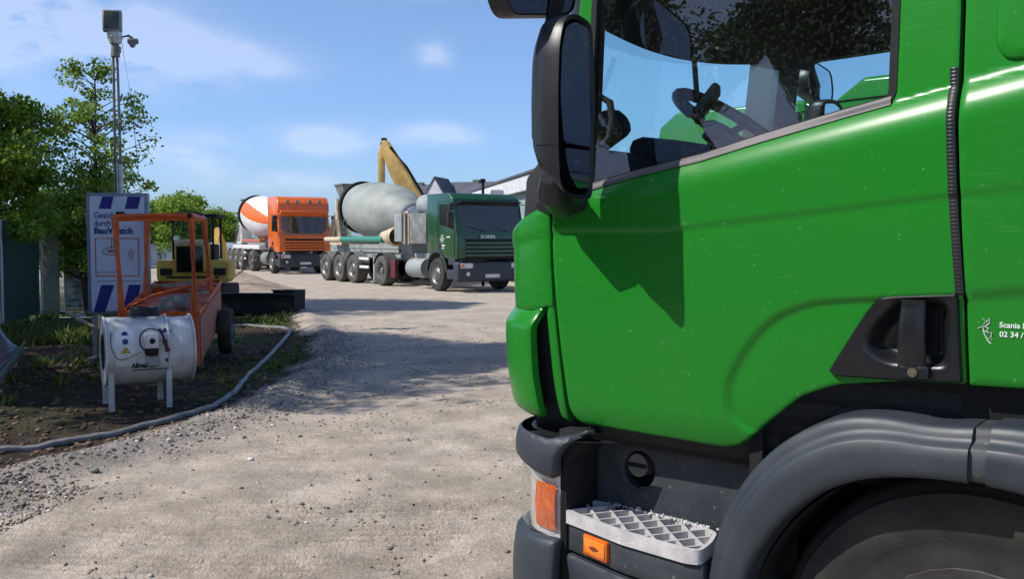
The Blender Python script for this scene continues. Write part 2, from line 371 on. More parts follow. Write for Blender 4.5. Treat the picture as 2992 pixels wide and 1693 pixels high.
def panel(name, outer, surf, m, parent, holes=(), step=.02, th=.02, edge=.005, drop=.003, o0=0, stepv=None, build=True, mb=None):
    """solid panel: a 2-D outline in surface coordinates (s, v) mapped by surf(s, v, off) to 3-D, with a rolled edge and a real thickness"""
    stepv = stepv or step
    rings = [ring_dense(outer, step)] + [ring_dense(h, step) for h in holes]
    pts = []; edges = []; kind = []
    for k, rg in enumerate(rings):
        b0 = len(pts); pts += rg; kind += [1] * len(rg)
        edges += [(b0 + i, b0 + (i + 1) % len(rg)) for i in range(len(rg))]
        ins = inset(rg, edge if k == 0 else -edge); pts += ins; kind += [0] * len(ins)
    rnp = [np.array(r) for r in rings]
    xs = [p[0] for p in outer]; ys = [p[1] for p in outer]
    allb = np.concatenate(rnp)
    nx = int((max(xs) - min(xs)) / step); ny = int((max(ys) - min(ys)) / stepv)
    for i in range(1, nx + 1):
        x = min(xs) + i * step
        for j in range(1, ny + 1):
            y = min(ys) + j * stepv
            if not inpoly(x, y, outer) or any(inpoly(x, y, h) for h in holes): continue
            d = np.abs(allb - (x, y)); 
            if ((d[:, 0] ** 2 + d[:, 1] ** 2).min()) < (edge + stepv * .45) ** 2: continue
            pts.append((x, y)); kind.append(0)
    V, _, F, ov, _, _ = delaunay_2d_cdt([Vector(p) for p in pts], edges, [], 0, 1e-6)
    mbb = mb or MB(); n = len(V)
    isb = [False] * n
    for i, src in enumerate(ov): isb[i] = any(kind[q] == 1 for q in src)
    front = [surf(v[0], v[1], o0 - (drop if isb[i] else 0)) for i, v in enumerate(V)]
    fs = []
    for f in F:
        cx = sum(V[i][0] for i in f) / 3; cy = sum(V[i][1] for i in f) / 3
        if inpoly(cx, cy, outer) and not any(inpoly(cx, cy, h) for h in holes): fs.append(tuple(f))
    cnt = {}
    for f in fs:
        for a, b in zip(f, f[1:] + f[:1]): cnt[(a, b)] = 1
    bed = [(a, b) for (a, b) in cnt if (b, a) not in cnt]
    used = sorted({a for e in bed for a in e}); mp = {a: n + i for i, a in enumerate(used)}
    back = [surf(V[a][0], V[a][1], o0 - th) for a in used]
    fs += [(b, a, mp[a], mp[b]) for a, b in bed]
    mbb.add(front + back, fs)
    return mbb.build(name, m, parent, ang=50) if build else mbb

# ------------------------------------------------------------------ the near truck (local x = rearwards from the door's front seam, y = inwards, z = up)
TRUCK = empty('truck', (.145, 3.05, 0), -R(41), 'bright green truck filling the near side, black mirror and dusty grey step', 'truck')
U0, RHO = -.045, .32
RECESS = [(.70, 1.075), (.60, 1.115), (.572, 1.16), (.572, 1.213), (.584, 1.259), (.632, 1.341), (.691, 1.411), (.748, 1.452), (.826, 1.485), (.911, 1.497), (1.062, 1.508), (1.201, 1.518), (1.348, 1.537), (2.4, 1.66)]
RECESS = chaikin(RECESS, 1, False)
def dist_recess(s, v):
    best = 9; sg = 1
    for (a, b), (c, d) in zip(RECESS, RECESS[1:]):
        ex, ey = c - a, d - b; t = ((s - a) * ex + (v - b) * ey) / (ex * ex + ey * ey); t = min(1, max(0, t))
        dx, dy = s - a - ex * t, v - b - ey * t; q = math.hypot(dx, dy)
        if q < best: best = q; sg = ex * dy - ey * dx
    return best if sg < 0 else -best       # positive inside (below / right of the line)
def vh(s): return 1.853 + (.186 if s > .5 else .13) * (s - .5)
def belt(s): return interp(s, [(-.3, 1.765), (-.02, 1.765), (.1, 1.805), (.3, 1.845), (.5, 1.878), (.68, 1.92), (.9, 1.965), (1.04, 1.995), (2.2, 2.21)])
def off(s, v):
    d = v - vh(s); o = 0
    if d < 0: o -= .10 * d * d
    t = min(1, max(0, (d + .06) / .095)); o -= .034 * t * t
    if d > .035: o -= .002 + .085 * (d - .035)
    vc = 1.676 + (max(0, s - .4) * .10 if s > 0 else s * .16)
    e = vc - v                      # >0 below the character line
    if e > -.01: o -= .0050 * smooth((e + .006) / .014) * math.exp(-max(0, e - .010) / .10)
    if v < 1.62 and s > .4:
        q = dist_recess(s, v); o -= .010 * smooth((q + .002) / .020) * (.35 + .65 * math.exp(-max(0, q - .018) / .10))
    if v < 1.14: o -= 1.6 * (1.14 - v) ** 2
    return o
def place(s, b, u0=U0, rho=RHO, front=1.76, bulge=.05):
    """plan path round the front corner: s >= u0 straight side, then arc, then the front"""
    if s >= u0: return (s, -b)
    a = (u0 - s) / rho
    if a <= PI / 2: return (u0 - rho * math.sin(a) - math.sin(a) * b, rho * (1 - math.cos(a)) - math.cos(a) * b)
    L = (u0 - s) - rho * PI / 2
    return (u0 - rho - b - bulge * math.sin(PI * min(1, L / front)), rho + L)
def body(s, v, o=0):
    x, y = place(s, off(s, v) + o); return Vector((x, y, v))
def bodyr(s, v, o=0):
    p = body(s, v, o); return Vector((p.x, 2.4 - p.y, p.z))

WIN = fillet([(.085, 1.804), (.30, 1.846), (.50, 1.879), (.68, 1.921), (.90, 1.967), (1.037, 1.993), (1.030, 2.78), (.14, 2.78), (.075, 2.40)], [.01, 0, 0, 0, 0, .03, .06, .06, .02])
H_HOLE = [(.925, 1.318), (1.005, 1.455), (1.03, 1.490), (1.190, 1.500), (1.195, 1.318)]
door_o = fillet([(-.012, 1.77), (-.022, 1.752), (-.026, 1.625), (-.017, 1.459), (-.003, 1.267), (.012, 1.09), (.038, 1.052), (.158, 1.049), (.376, 1.046), (.556, 1.043), (.615, 1.062), (.695, 1.137), (.797, 1.224), (.894, 1.266), (1.066, 1.292), (1.216, 1.299), (1.210, 1.5), (1.197, 1.70), (1.187, 1.9), (1.182, 2.2), (1.15, 2.84), (.20, 2.86), (.05, 2.62), (.02, 2.40), (.0, 2.0)],
                [0, .005, 0, 0, 0, .02, .02, 0, 0, .03, .03, 0, .02, .03, .02, .008, 0, 0, 0, 0, .04, .05, 0, 0, 0])
door = panel('door', door_o, body, M['paint'], TRUCK, [WIN, H_HOLE], step=.0115, stepv=.0075, th=.03)
seam_trim = lambda: None
# window with black frame round it
glassp = panel('window', WIN, lambda s, v, o=0: body(s, v, o - .012), M['glass'], door, step=.2, stepv=.2, th=.004, drop=0)
mbw = MB()
ring_o = inset(WIN, -.004); ring_i = inset(WIN, .016)
vs = [body(*p, .0025) for p in ring_o] + [body(*p, .0015) for p in ring_i] + [body(*p, -.012) for p in ring_i]; n = len(ring_o)
mbw.add(vs, [(i, (i + 1) % n, n + (i + 1) % n, n + i) for i in range(n)] + [(n + i, n + (i + 1) % n, 2 * n + (i + 1) % n, 2 * n + i) for i in range(n)])
mbw.build('window_seal', M['blackm'], door)
# dull trim strip along the window sill
sill = MB(); sp = [(.12, 1.811), (.3, 1.849), (.5, 1.882), (.68, 1.924), (.9, 1.970), (1.03, 1.995)]
sill.sheet(lambda a, b: body(interp(a, [(i / 5, p[0]) for i, p in enumerate(sp)]), interp(a, [(i / 5, p[1]) for i, p in enumerate(sp)]) - .012 + b * .022, .004 + .003 * math.sin(PI * b)), 40, 4)
sill.build('window_sill_trim', mat('sill_trim', (.13, .115, .12), .55), door)
# rubber strip down the rear door edge
ss = MB(); ss.sheet(lambda a, b: body(interp(1.515 + a * .545, [(1.515, 1.205), (1.744, 1.182 + .006), (2.059, 1.175)]) + (b - .5) * .020, 1.515 + a * .545, .003 * math.sin(PI * b) ** .5 + .0012 * (int(a * 120) % 2)), 240, 4)
ss.build('edge_strip', M['black'], door)
# the door's inner trim (dark) with its window hole
winin = inset(WIN, -.004)
trim_o = [(-.2, 1.0), (1.20, 1.0), (1.17, 2.84), (.2, 2.86), (.04, 2.5), (-.05, 1.765)]
panel('door_trim', trim_o, lambda s, v, o=0: Vector((s, -off(max(s, -.03), v) + .045 - o, v)), M['interior'], door, [winin], step=.06, th=.03)
# door handle: dark housing with a hollow, an upright grip, a lock
H_OUT = fillet([(.880, 1.300), (.985, 1.470), (1.012, 1.500), (1.06, 1.507), (1.200, 1.517), (1.210, 1.302), (1.073, 1.294), (.90, 1.290)], [.03, .05, .03, .01, .006, .006, 0, .015])
def hollow(s, v):
    c1 = smooth((s - .940 - (v - 1.33) ** 1 * .40 - .9 * max(0, v - 1.42) ** 1.2) / .06) * smooth((1.188 - s) / .04) * smooth((v - 1.328 - .035 * smooth((1.05 - s) / .1)) / .04) * smooth((1.503 - v) / .03)
    return c1
def hsurf(s, v, o=0):
    return body(s, v, o + .014 - .050 * hollow(s, v))
hnd = panel('handle_housing', H_OUT, hsurf, M['handle'], door, step=.008, th=.03, edge=.004, drop=.006)
g = MB(); n1 = 14
def grip(a, t):
    v = 1.316 + a * .185; cs = 1.098 + .004 * (a - .5); w = .030 + .006 * (1 - a); lift = .012 + .012 * math.sin(PI * min(1, a * 1.05))
    return body(cs + w * math.cos(t * 2 * PI), v, lift + .016 * math.sin(t * 2 * PI))
g.sheet(lambda a, t: grip(a, t), 14, 18); g.build('grip', M['handle'], hnd)
g = MB(); p = body(1.103, 1.321, .03); g.cyl(p, p + Vector((0, -.006, 0)), .0125, n=20); g.cyl(p + Vector((0, -.006, 0)), p + Vector((0, -.008, 0)), .007, n=16)
g.rbox(p + Vector((0, .012, 0)), (.075, .03, .034), .008)
g.build('lock_boss', M['handle'], hnd)
g = MB(); g.cyl(p + Vector((0, -.006, 0)), p + Vector((0, -.0085, 0)), .0115, n=20); g.box(p + Vector((0, -.0095, 0)), (.014, .002, .003), ry=.6)
g.build('lock_cylinder', mat('brass_lock', (.40, .34, .26), .35, .8), hnd)

# front corner panels
cp = fillet([(-.034, 1.765), (-.12, 1.735), (-.22, 1.70), (-.32, 1.665), (-.548, 1.65), (-.548, 1.44), (-.044, 1.44), (-.052, 1.625), (-.046, 1.72)], [.02, .0, 0, 0, 0, 0, 0, 0, 0])
corner = panel('corner_panel', [(-.034, 1.76), (-.12, 1.735), (-.22, 1.70), (-.32, 1.67), (-.548, 1.65), (-.548, 1.40), (-.12, 1.415), (-.075, 1.425), (-.030, 1.43), (-.037, 1.625), (-.034, 1.75)], body, M['paint'], TRUCK, step=.018, stepv=.012, th=.02)
def lip(s, v, o=0):
    b = .034 * smooth((1.425 - v) / .07) * smooth((v - 1.0) / .1) - .5 * max(0, 1.10 - v) ** 2 + .01 * math.sin(PI * (v - 1.0) / .42)
    return body(s, max(v, 1.14) if False else v, o + b + (1.6 * max(0, 1.14 - v) ** 2) * .8)
panel('air_deflector', fillet([(-.13, 1.412), (-.075, 1.425), (-.087, 1.40), (-.098, 1.35), (-.098, 1.2), (-.088, 1.075), (-.11, 1.055), (-.30, 1.07), (-.548, 1.08), (-.548, 1.412)], [0, .01, .01, .03, .03, .01, .01, 0, 0, 0]), lip, M['paint'], corner, step=.018, stepv=.014, th=.03, edge=.006)
panel('seam_strip', [(-.030, 1.44), (-.052, 1.44), (-.060, 1.40), (-.049, 1.2), (-.033, 1.06), (-.006, 1.05), (-.014, 1.2), (-.028, 1.42)], lambda s, v, o=0: body(s, v, o - .004), M['paint'], corner, step=.012, th=.03)
# dark inner shell behind all outer panels
sh = MB()
sh.sheet(lambda a, b: body(-2.85 + a * 5.05, .98 + b * .76, -.045), 150, 10)
sh.sheet(lambda a, b: body(-.03 + a * .08, 1.7 + b * 1.1, -.05), 2, 10)
sh.sheet(lambda a, b: body(1.17 + a * .15, 1.7 + b * 1.15, -.04), 3, 10)
sh.build('inner_shell', M['blackm'], TRUCK)
# front panels and grille (seen only from the side of the photograph, but present)
panel('front_panel', [(-.56, 1.40), (-2.30, 1.40), (-2.30, 1.65), (-.56, 1.65)], body, M['paint'], TRUCK, step=.06, stepv=.03)
fg = MB()
for k in range(4):
    fg.sheet(lambda a, b, k=k: body(-.57 - a * 1.72, 1.06 + k * .085 + b * .06, -.0 + .012 * math.sin(PI * b)), 30, 4)
fg.build('grille', M['gloss_black'], TRUCK)
panel('far_corner_panel', [(-.03, 1.76), (-.548, 1.65), (-.548, 1.07), (-.03, 1.05)], bodyr, M['paint'], TRUCK, step=.06)
# rear side panel behind the door
rp = fillet([(1.224, 1.297), (1.218, 1.5), (1.207, 1.7), (1.199, 1.9), (1.194, 2.2), (1.165, 2.86), (2.25, 2.90), (2.25, 1.33)], [.006, 0, 0, 0, 0, .01, .03, .02])
side = panel('side_panel', rp, body, M['paint'], TRUCK, step=.025, stepv=.012, th=.03)
lp = fillet([(1.262, 2.84), (1.266, 2.10), (1.29, 2.062), (1.36, 2.062), (2.2, 2.2), (2.2, 2.86)], [.02, .05, .04, .02, .03, .03])
panel('locker_panel', lp, lambda s, v, o=0: body(s, v, o + .010), M['paint'], side, step=.03, th=.008, edge=.006, drop=.006)
# decal on the side panel
dm = MB()
def deco(pts, r=.0014): dm.tube([body(s, v, .0015) for s, v in pts], r, 5)
gx, gy = 1.262, 1.437
deco([(gx - .010, gy + .024), (gx, gy + .016), (gx + .008, gy + .026), (gx + .006, gy + .012), (gx - .001, gy + .008)])
deco([(gx - .018, gy), (gx - .006, gy + .006), (gx + .004, gy + .002), (gx + .002, gy - .008), (gx - .008, gy - .006)])
deco([(gx - .004, gy + .014), (gx - .008, gy + .004), (gx - .004, gy - .014), (gx + .003, gy - .028), (gx + .010, gy - .036)])
deco([(gx + .003, gy - .010), (gx + .012, gy - .008), (gx + .010, gy - .020)]); deco([(gx + .004, gy - .022), (gx + .013, gy - .026)])
def sidetext(txt, s, v, size, width=None, bold=.0004):
    o = body(s, v, .001); m4 = Matrix(((1, 0, 0, o.x), (0, 0, -1, o.y), (0, 1, .0, o.z), (0, 0, 0, 1)))
    text_mb(dm, txt, size, m4, .0006, bold, width)
sidetext('Scania Partner', 1.290, 1.442, .018); sidetext('02 34 / 96 08 51', 1.290, 1.420, .018)
dm.build('door_lettering', M['letter'], side)

# cab rest: roof, back wall, far side
cab = MB()
cab.prism([(-.02, 2.84), (.10, 2.90), (.30, 2.95), (2.20, 3.0), (2.27, 2.95), (2.27, 2.86), (.2, 2.84)], .10, 2.30, bev=.02)
cab.box((2.25, 1.2, 2.1), (.05, 2.15, 1.7))
cab.build('cab_shell', M['paint'], TRUCK)
WINR = fillet([(-.28, 1.93), (.80, 1.99), (.80, 2.56), (-.17, 2.54), (-.25, 2.46)], [.01, .03, .05, .05, .03])
def farside(s, v, o=0): return Vector((s, 2.4 + off(.6, v) * 1.0 + o, v))
far = panel('far_door', [(-.36, 1.05), (2.2, 1.30), (2.2, 2.86), (-.12, 2.86)], farside, M['paint'], TRUCK, [WINR], step=.06, stepv=.04, th=.02)
panel('far_window', WINR, lambda s, v, o=0: farside(s, v, o - .01), M['glass'], far, step=.3, th=.004, drop=0)
panel('far_door_trim', [(-.36, 1.05), (2.2, 1.30), (2.2, 2.84), (-.14, 2.84)], lambda s, v, o=0: farside(s, v, o - .03), M['interior'], far, [WINR], step=.1, th=.05)
# windscreen and dark pillars
def wpos(s, v, o=0):
    x, y = place(s, o, .10, .36, 1.68, .05); k = .11 * (v - 1.75)
    return Vector((x + k, y + .03 + .06 * (v - 1.8) * (1 if y < 1.2 else -1) * 0 + (.07 * (v - 1.8) if s > -.49 else .07 * (v - 1.8) * max(0, 1 - (-.49 - s) / .4)), v))
pm = MB(); pm.sheet(lambda a, b: wpos(.02 - a * .42, 1.70 + b * 1.16, 0), 12, 12); pm.sheet(lambda a, b: wpos(-.02 - a * .38, 1.70 + b * 1.16, -.03), 12, 12)
pm.build('pillar', M['black'], TRUCK)
panel('windscreen', [(-.40, 1.72), (-2.04, 1.72), (-2.04, 2.80), (-.40, 2.80)], wpos, M['glass'], TRUCK, step=.12, th=.005, drop=0, edge=.01)
pm = MB(); pm.sheet(lambda a, b: wpos(-.42 - a * 1.84, 1.66 + b * .10, .004), 30, 3); pm.build('windscreen_surround', M['black'], TRUCK); pm = MB(); pm.sheet(lambda a, b: wpos(-.40 - a * 1.88, 2.76 + b * .10, .004), 30, 3)
pm.build('windscreen_surround', M['black'], TRUCK)
pm = MB(); pm.sheet(lambda a, b: wpos(.16 - a * 2.7, 2.79 + b * .10, .02 + .10 * (1 - b) * smooth((a - .1) * 6)), 40, 4); pm.build('sun_visor', M['gloss_black'], TRUCK)
# interior
it = MB()
it.prism([(-.27, 1.5), (-.24, 1.86), (-.16, 1.935), (.02, 1.95), (.10, 1.92), (.16, 1.78), (.20, 1.4), (-.2, 1.4)], .12, 2.28, bev=.02)
it.rbox((.10, .62, 1.95), (.22, .46, .09), .04, ry=.15)
it.rbox((.06, .17, 2.0), (.16, .13, .10), .04, ry=-.5)
it.build('dashboard', M['interior'], TRUCK)
b = MB(); b.rbox((-.325, 2.14, 2.25), (.15, .30, 1.15), .03, ry=.11); b.build('far_pillar', M['blackm'], TRUCK)
it = MB(); it.box((1.0, 1.2, 1.35), (2.4, 2.2, .05)); it.box((1.0, 1.2, 2.80), (2.4, 2.2, .03)); it.box((2.2, 1.2, 2.1), (.03, 2.2, 1.5))
it.build('cab_lining', M['interior'], TRUCK)
it = MB(); it.sheet(lambda a, b: wpos(-.42 - a * 1.84, 2.82 - b * (.40 + .06 * math.sin(PI * min(1, a * 1.1 + .15)) - .05 * a), -.05 - .02 * b), 24, 4); it.build('sun_blind', M['interior'], TRUCK)
st = MB(); c = Vector((.30, .56, 2.04)); nrm = Vector((.58, 0, .81)).normalized(); a_, b_ = frame_of(nrm)
st.tube([c + (a_ * math.cos(t * PI / 16) + b_ * math.sin(t * PI / 16)) * .20 for t in range(32)], .021, 10, close=True)
for ang in (0.2, 2.94, 4.71): st.tube([c - nrm * .05, c - nrm * .03 + (a_ * math.cos(ang) + b_ * math.sin(ang)) * .10, c + (a_ * math.cos(ang) + b_ * math.sin(ang)) * .205], .013, 6)
st.cyl(c - nrm * .08, c - nrm * .02, .06, n=16); st.cyl(c - nrm * .3, c - nrm * .07, .03, n=10)
st.build('steering_wheel', M['black'], TRUCK)
st = MB(); st.rbox((.16, .66, 2.14), (.035, .19, .12), .012, ry=.65, rz=.5); st.tube([(.11, .74, 2.12), (.02, .90, 2.14), (-.04, .93, 2.20), (-.06, .94, 2.36)], .011, 8); st.build('navigation_screen', M['light_grey'] if False else mat('dusty_screen', (.07, .085, .075), .5), TRUCK)
for y in (.60, 1.85):
    s1 = MB(); s1.rbox((.95, y, 1.66), (.50, .5, .14), .05); s1.rbox((1.27, y, 1.98), (.13, .46, .66), .06, ry=.12); s1.rbox((1.34, y, 2.36), (.10, .28, .18), .05, ry=.12)
    s1.build('seat', M['interior'], TRUCK)
s1 = MB(); s1.tube([(.10, .07, 1.93), (.135, .09, 1.97), (.14, .10, 2.03), (.13, .10, 2.08), (.10, .09, 2.10), (.075, .07, 2.07), (.07, .06, 1.95)], .012, 8); s1.build('grab_handle', M['interior'], TRUCK)

# mirrors
def mirror(y0, sgn, dz=0, dx=0):
    """a tall main mirror with a smaller wide-angle one above; y0 the door plane, sgn the outward direction"""
    P = lambda x, w, z: Vector((x + dx, y0 + sgn * w, z + dz))
    a = MB()
    prof = []  # front shell swept round the glass outline
    out = fillet([(.095, 1.765), (.225, 1.765), (.290, 1.790), (.302, 1.88), (.306, 2.05), (.298, 2.19), (.270, 2.265), (.20, 2.292), (.10, 2.28), (.078, 2.05)], .035, 4)
    out = ring_dense(out, .03); m_ = len(out); cx, cz = .19, 2.04
    xg = lambda w: .205 + (w - .09) * .17          # glass plane, turned slightly inwards
    rings = []
    for d, k in ((.0, 1.0), (-.012, 1.03), (-.05, 1.045), (-.085, .98), (-.115, .80), (-.125, .5), (-.128, .05)):
        rings.append([P(xg(w) + d - .0 * w, cx + (w - cx) * k, cz + (z - cz) * (1 + (k - 1) * (.95 if k < 1 else .4)) + (.06 * min(1, -d / .06) if z < 1.9 else 0) * max(0, min(1, (w - .12) / .12))) for w, z in out])
    vs = [v for r_ in rings for v in r_]
    fs = [(j * m_ + i, j * m_ + (i + 1) % m_, (j + 1) * m_ + (i + 1) % m_, (j + 1) * m_ + i) for j in range(len(rings) - 1) for i in range(m_)]
    a.add(vs, fs); a.add(rings[-1], [tuple(range(m_))])
    inn = [(cx + (w - cx) * .86, cz + (z - cz) * .95) for w, z in out]
    a.add([P(xg(w), w, z) for w, z in out] + [P(xg(w) - .008, w, z) for w, z in inn], [(i, (i + 1) % m_, m_ + (i + 1) % m_, m_ + i) for i in range(m_)])
    hs = a.build('mirror_housing', M['mirror_shell'], TRUCK)
    for q in (fillet([(.110, 1.80), (.19, 1.795), (.235, 1.835), (.262, 1.905), (.105, 1.91)], .015), fillet([(.100, 1.92), (.266, 1.92), (.284, 2.05), (.278, 2.18), (.255, 2.245), (.20, 2.268), (.115, 2.262)], .02)):
        MB().add([P(xg(w) - .005 + .004 * math.cos((w - .19) * 14), w, z) for w, z in q], [tuple(range(len(q)))]).build('mirror_glass', M['mirror'], hs)
    b = MB(); b.tube([P(.02, -.02, 1.775), P(.07, .06, 1.765), (P(.11, .16, 1.79)), P(.13, .19, 1.83)], [.05, .055, .05, .035], 12)
    b.rbox(P(.03, .015, 1.765), (.17, .09, .075), .03)
    b.build('mirror_foot', M['mirror_shell'], TRUCK); b = MB(); b.tube([P(.13, .19, 2.25), P(.13, .17, 2.36), P(.11, .10, 2.50), P(.08, -.02, 2.62)], [.03, .026, .026, .03], 10)
    b.build('mirror_arm', M['mirror_shell'], TRUCK)
    u = MB(); ux = MB()
    out = fillet([(.14, 2.32), (.42, 2.27), (.46, 2.35), (.43, 2.47), (.18, 2.50), (.12, 2.41)], .07, 5); m_ = len(out); cx, cz = .29, 2.385; rings = []
    for d, k in ((.0, 1.0), (-.03, 1.05), (-.07, 1.0), (-.10, .8), (-.115, .4), (-.118, .05)):
        rings.append([P(.13 + d, cx - .05 + (w - cx) * k, cz + (z - cz) * k) for w, z in out])
    u.add([v for r_ in rings for v in r_], [(j * m_ + i, j * m_ + (i + 1) % m_, (j + 1) * m_ + (i + 1) % m_, (j + 1) * m_ + i) for j in range(5) for i in range(m_)])
    ho = u.build('wide_mirror_housing', M['mirror_shell'], TRUCK)
    MB().add([P(.125, cx - .05 + (w - cx) * .95, cz + (z - cz) * .95) for w, z in out], [tuple(range(m_))]).build('wide_mirror_glass', M['mirror'], ho)
mirror(0, -1)
mirror(2.4, 1, .10, -.40)

# bumper corner, headlight, step, fender, wheel
def lowsurf(bul, z0, z1):
    def f(s, v, o=0):
        b = bul * math.sin(PI * min(1, max(0, (v - z0) / (z1 - z0)))) ** .6
        x, y = place(s, b + o - .012, -.015, .30, 1.80, .04); return Vector((x, y, v))
    return f
bt = lowsurf(.03, .86, 1.02)
bump = panel('bumper_trim', fillet([(.115, 1.035), (.03, .985), (.0, .945), (-.004, .885), (-.02, .868), (-.10, .88), (-.2, .905), (-.50, .93), (-.50, 1.005), (-.15, 1.005), (-.04, 1.0), (.05, 1.02), (.11, 1.045)], [0, .02, .02, 0, .01, 0, 0, 0, .0, .0, 0, 0, 0]), bt, M['grey'], TRUCK, step=.02, stepv=.012, th=.04, edge=.006, drop=.006)
tp = MB(); tp.sheet(lambda a, b: (lambda q: Vector((q.x + .10 * b * (q.x < .5), q.y + .08 * b, q.z - .0)))(bt(.10 - a * .6, 1.005, -.004)), 30, 3); tp.build('bumper_top', M['black'], bump)
hl = panel('headlight', fillet([(-.016, .866), (-.10, .878), (-.20, .90), (-.36, .90), (-.36, .70), (-.20, .672), (-.10, .676), (-.012, .682)], [.01, 0, 0, .02, .02, 0, 0, .01]), lowsurf(.012, .66, .9), glass('lamp_cover', (.93, .92, .90), .9, dust=.10), TRUCK, step=.03, stepv=.02, th=.01)
hb = MB(); hb.sheet(lambda a, b: lowsurf(.0, .66, .9)(-.012 - a * .44, .665 + b * .235, -.022), 20, 8); hb.build('reflector_bowl', M['lens'], hl)
am = MB()
for z0, z1 in ((.692, .842),):
    am.sheet(lambda a, b, z0=z0, z1=z1: lowsurf(.0, .66, .9)(-.022 - a * .115, z0 + b * (z1 - z0), -.012 + .006 * math.sin(PI * b) + .0015 * math.cos(a * 60)), 40, 8)
am.build('indicator', M['amber'], hl)
panel('bumper', fillet([(.0, .67), (-.10, .665), (-.20, .655), (-.50, .66), (-1.3, .66), (-2.37, .66), (-2.37, .32), (-.3, .30), (.0, .30)], [.015, 0, .0, 0, 0, 0, 0, 0, .01]), lowsurf(.04, .28, .72), M['grey'], TRUCK, step=.03, stepv=.02, th=.04, edge=.008, drop=.008)
bi = MB(); bi.prism([(.010, .28), (.012, .66), (.012, .93), (.09, 1.02), (.03, 1.03), (-.02, 1.03), (-.03, .28)], .035, .35, bev=.005); bi.prism([(-.05,.28),(-.05,1.0),(-.22,1.0),(-.22,.28)], .16, .45)
bi.box((-.1, 1.2, .62), (.35, 1.9, .6)); bi.box((.35, 1.25, 1.05), (1.0, 1.9, .12)); bi.build('bumper_inner', M['blackm'], TRUCK)
# recessed wall above the step with the round opening
hole = [(.186 + .060 * math.cos(t * PI / 12), .897 + .062 * math.sin(t * PI / 12)) for t in range(24)]
hole[17:20] = [(.170, .840), (.186, .832), (.202, .838)]
wl = panel('step_wall', [(.015, .74), (.62, .74), (.64, 1.09), (.015, 1.09)], lambda s, v, o=0: Vector((s, .195 - o, v)), M['grey2'], TRUCK, [hole], step=.02, th=.03, edge=.004)
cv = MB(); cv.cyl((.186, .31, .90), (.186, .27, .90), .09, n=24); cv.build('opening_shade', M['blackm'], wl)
cv = MB(); cv.cyl((.168, .27, .905), (.168, .215, .905), .038, n=28); cv.build('tow_cover', M['rim'], wl)
cv = MB(); cv.box((.168, .213, .905), (.068, .006, .012)); cv.build('slot', M['blackm'], wl)
# step grate
so_ = fillet([(-.025, .045), (.124, .008), (.27, -.030), (.404, -.042), (.503, -.050), (.548, -.036), (.535, .05), (.50, .150), (.38, .190), (.24, .205), (.09, .208), (-.02, .20)], [.01, 0, 0, 0, .01, .02, .03, .03, 0, 0, 0, .02])
st_in = inset(so_, .012); n = len(so_)
sg = MB()
zt, zb = .765, .722
vs = [Vector((*p, zt)) for p in so_] + [Vector((*p, zt)) for p in st_in] + [Vector((*p, zb)) for p in so_] + [Vector((*p, zb)) for p in st_in]
sg.add(vs, [(i, (i + 1) % n, n + (i + 1) % n, n + i) for i in range(n)] + [(i, 2 * n + i, 2 * n + (i + 1) % n, (i + 1) % n) for i in range(n)] + [(n + i, n + (i + 1) % n, 3 * n + (i + 1) % n, 3 * n + i) for i in range(n)])
def clip_seg(p, d, poly):
    ts = []
    for i in range(len(poly)):
        a = Vector(poly[i]); e = Vector(poly[(i + 1) % len(poly)]) - a; den = d.x * e.y - d.y * e.x
        if abs(den) < 1e-9: continue
        w = a - p; t = (w.x * e.y - w.y * e.x) / den; q = (w.x * d.y - w.y * d.x) / den
        if 0 <= q < 1: ts.append(t)
    ts.sort(); return ts
for dvec, sp_ in ((Vector((.50, .866)), .066), (Vector((.74, -.67)), .062)):
    dvec = dvec.normalized(); nv = Vector((-dvec.y, dvec.x))
    for k in range(-16, 17):
        ts = clip_seg(Vector((.26, .09)) + nv * k * sp_, dvec, st_in)
        for t0, t1 in zip(ts[::2], ts[1::2]):
            a = Vector((.26, .09)) + nv * k * sp_ + dvec * t0; b = Vector((.26, .09)) + nv * k * sp_ + dvec * t1
            m_ = (a + b) / 2; L = (b - a).length
            if L > .01: sg.box((m_.x, m_.y, (zt + zb) / 2 + .0015 + (.0008 if dvec.y > 0 else 0)), (L, .008, zt - zb - .008), rz=math.atan2(dvec.y, dvec.x))
grate = sg.build('step_grate', M['step'], TRUCK, smooth=False)
cr = MB(); rr_ = random.Random(3)
for _ in range(70):
    a = rr_.random(); p = Vector((.06 + a * .44, .197 - .02 * a - .015 * rr_.random(), zt)); h = rr_.uniform(.002, .007) * (1 if rr_.random() > .08 else 2.2)
    cr.cyl(p, p + Vector((rr_.uniform(-.004, .004), 0, h)), rr_.uniform(.003, .007), .002, 5)
cr.build('cement_crust', M['step'], grate, smooth=False)
sw_ = MB(); sw_.add([Vector((*p, .718)) for p in inset(so_, .004)], [tuple(range(n))]); sw_.build('step_well', M['stepd'], grate)
# fascia under the step with marker lamp
fr = [(-.025, .045), (.124, .008), (.27, -.030), (.404, -.042), (.503, -.050), (.55, -.036)]
def fasc(s, v, o=0):
    y = interp(s, fr) + .010 + .10 * max(0, .63 - v) * 0; return Vector((s, y - o + (.02 if v < .625 else 0) * 0, v))
fp = panel('step_fascia', [(.006, .722), (.548, .722), (.56, .628), (.006, .632)], fasc, M['grey2'], TRUCK, step=.03, th=.03, edge=.004)
panel('lower_fascia', [(.006, .622), (.56, .618), (.57, .30), (.006, .30)], lambda s, v, o=0: fasc(s, v, o + .018 - .10 * (.62 - v)), M['grey'], TRUCK, step=.03, th=.03, edge=.012, drop=.01)
mk = MB(); yy = interp(.15, fr)
def tilt(s): return interp(s, fr) + .010
c = Vector((.155, tilt(.155) - .006, .678)); az_ = math.atan2(tilt(.21) - tilt(.1), .11)
mk.rbox(c, (.116, .016, .066), .005, rz=az_)
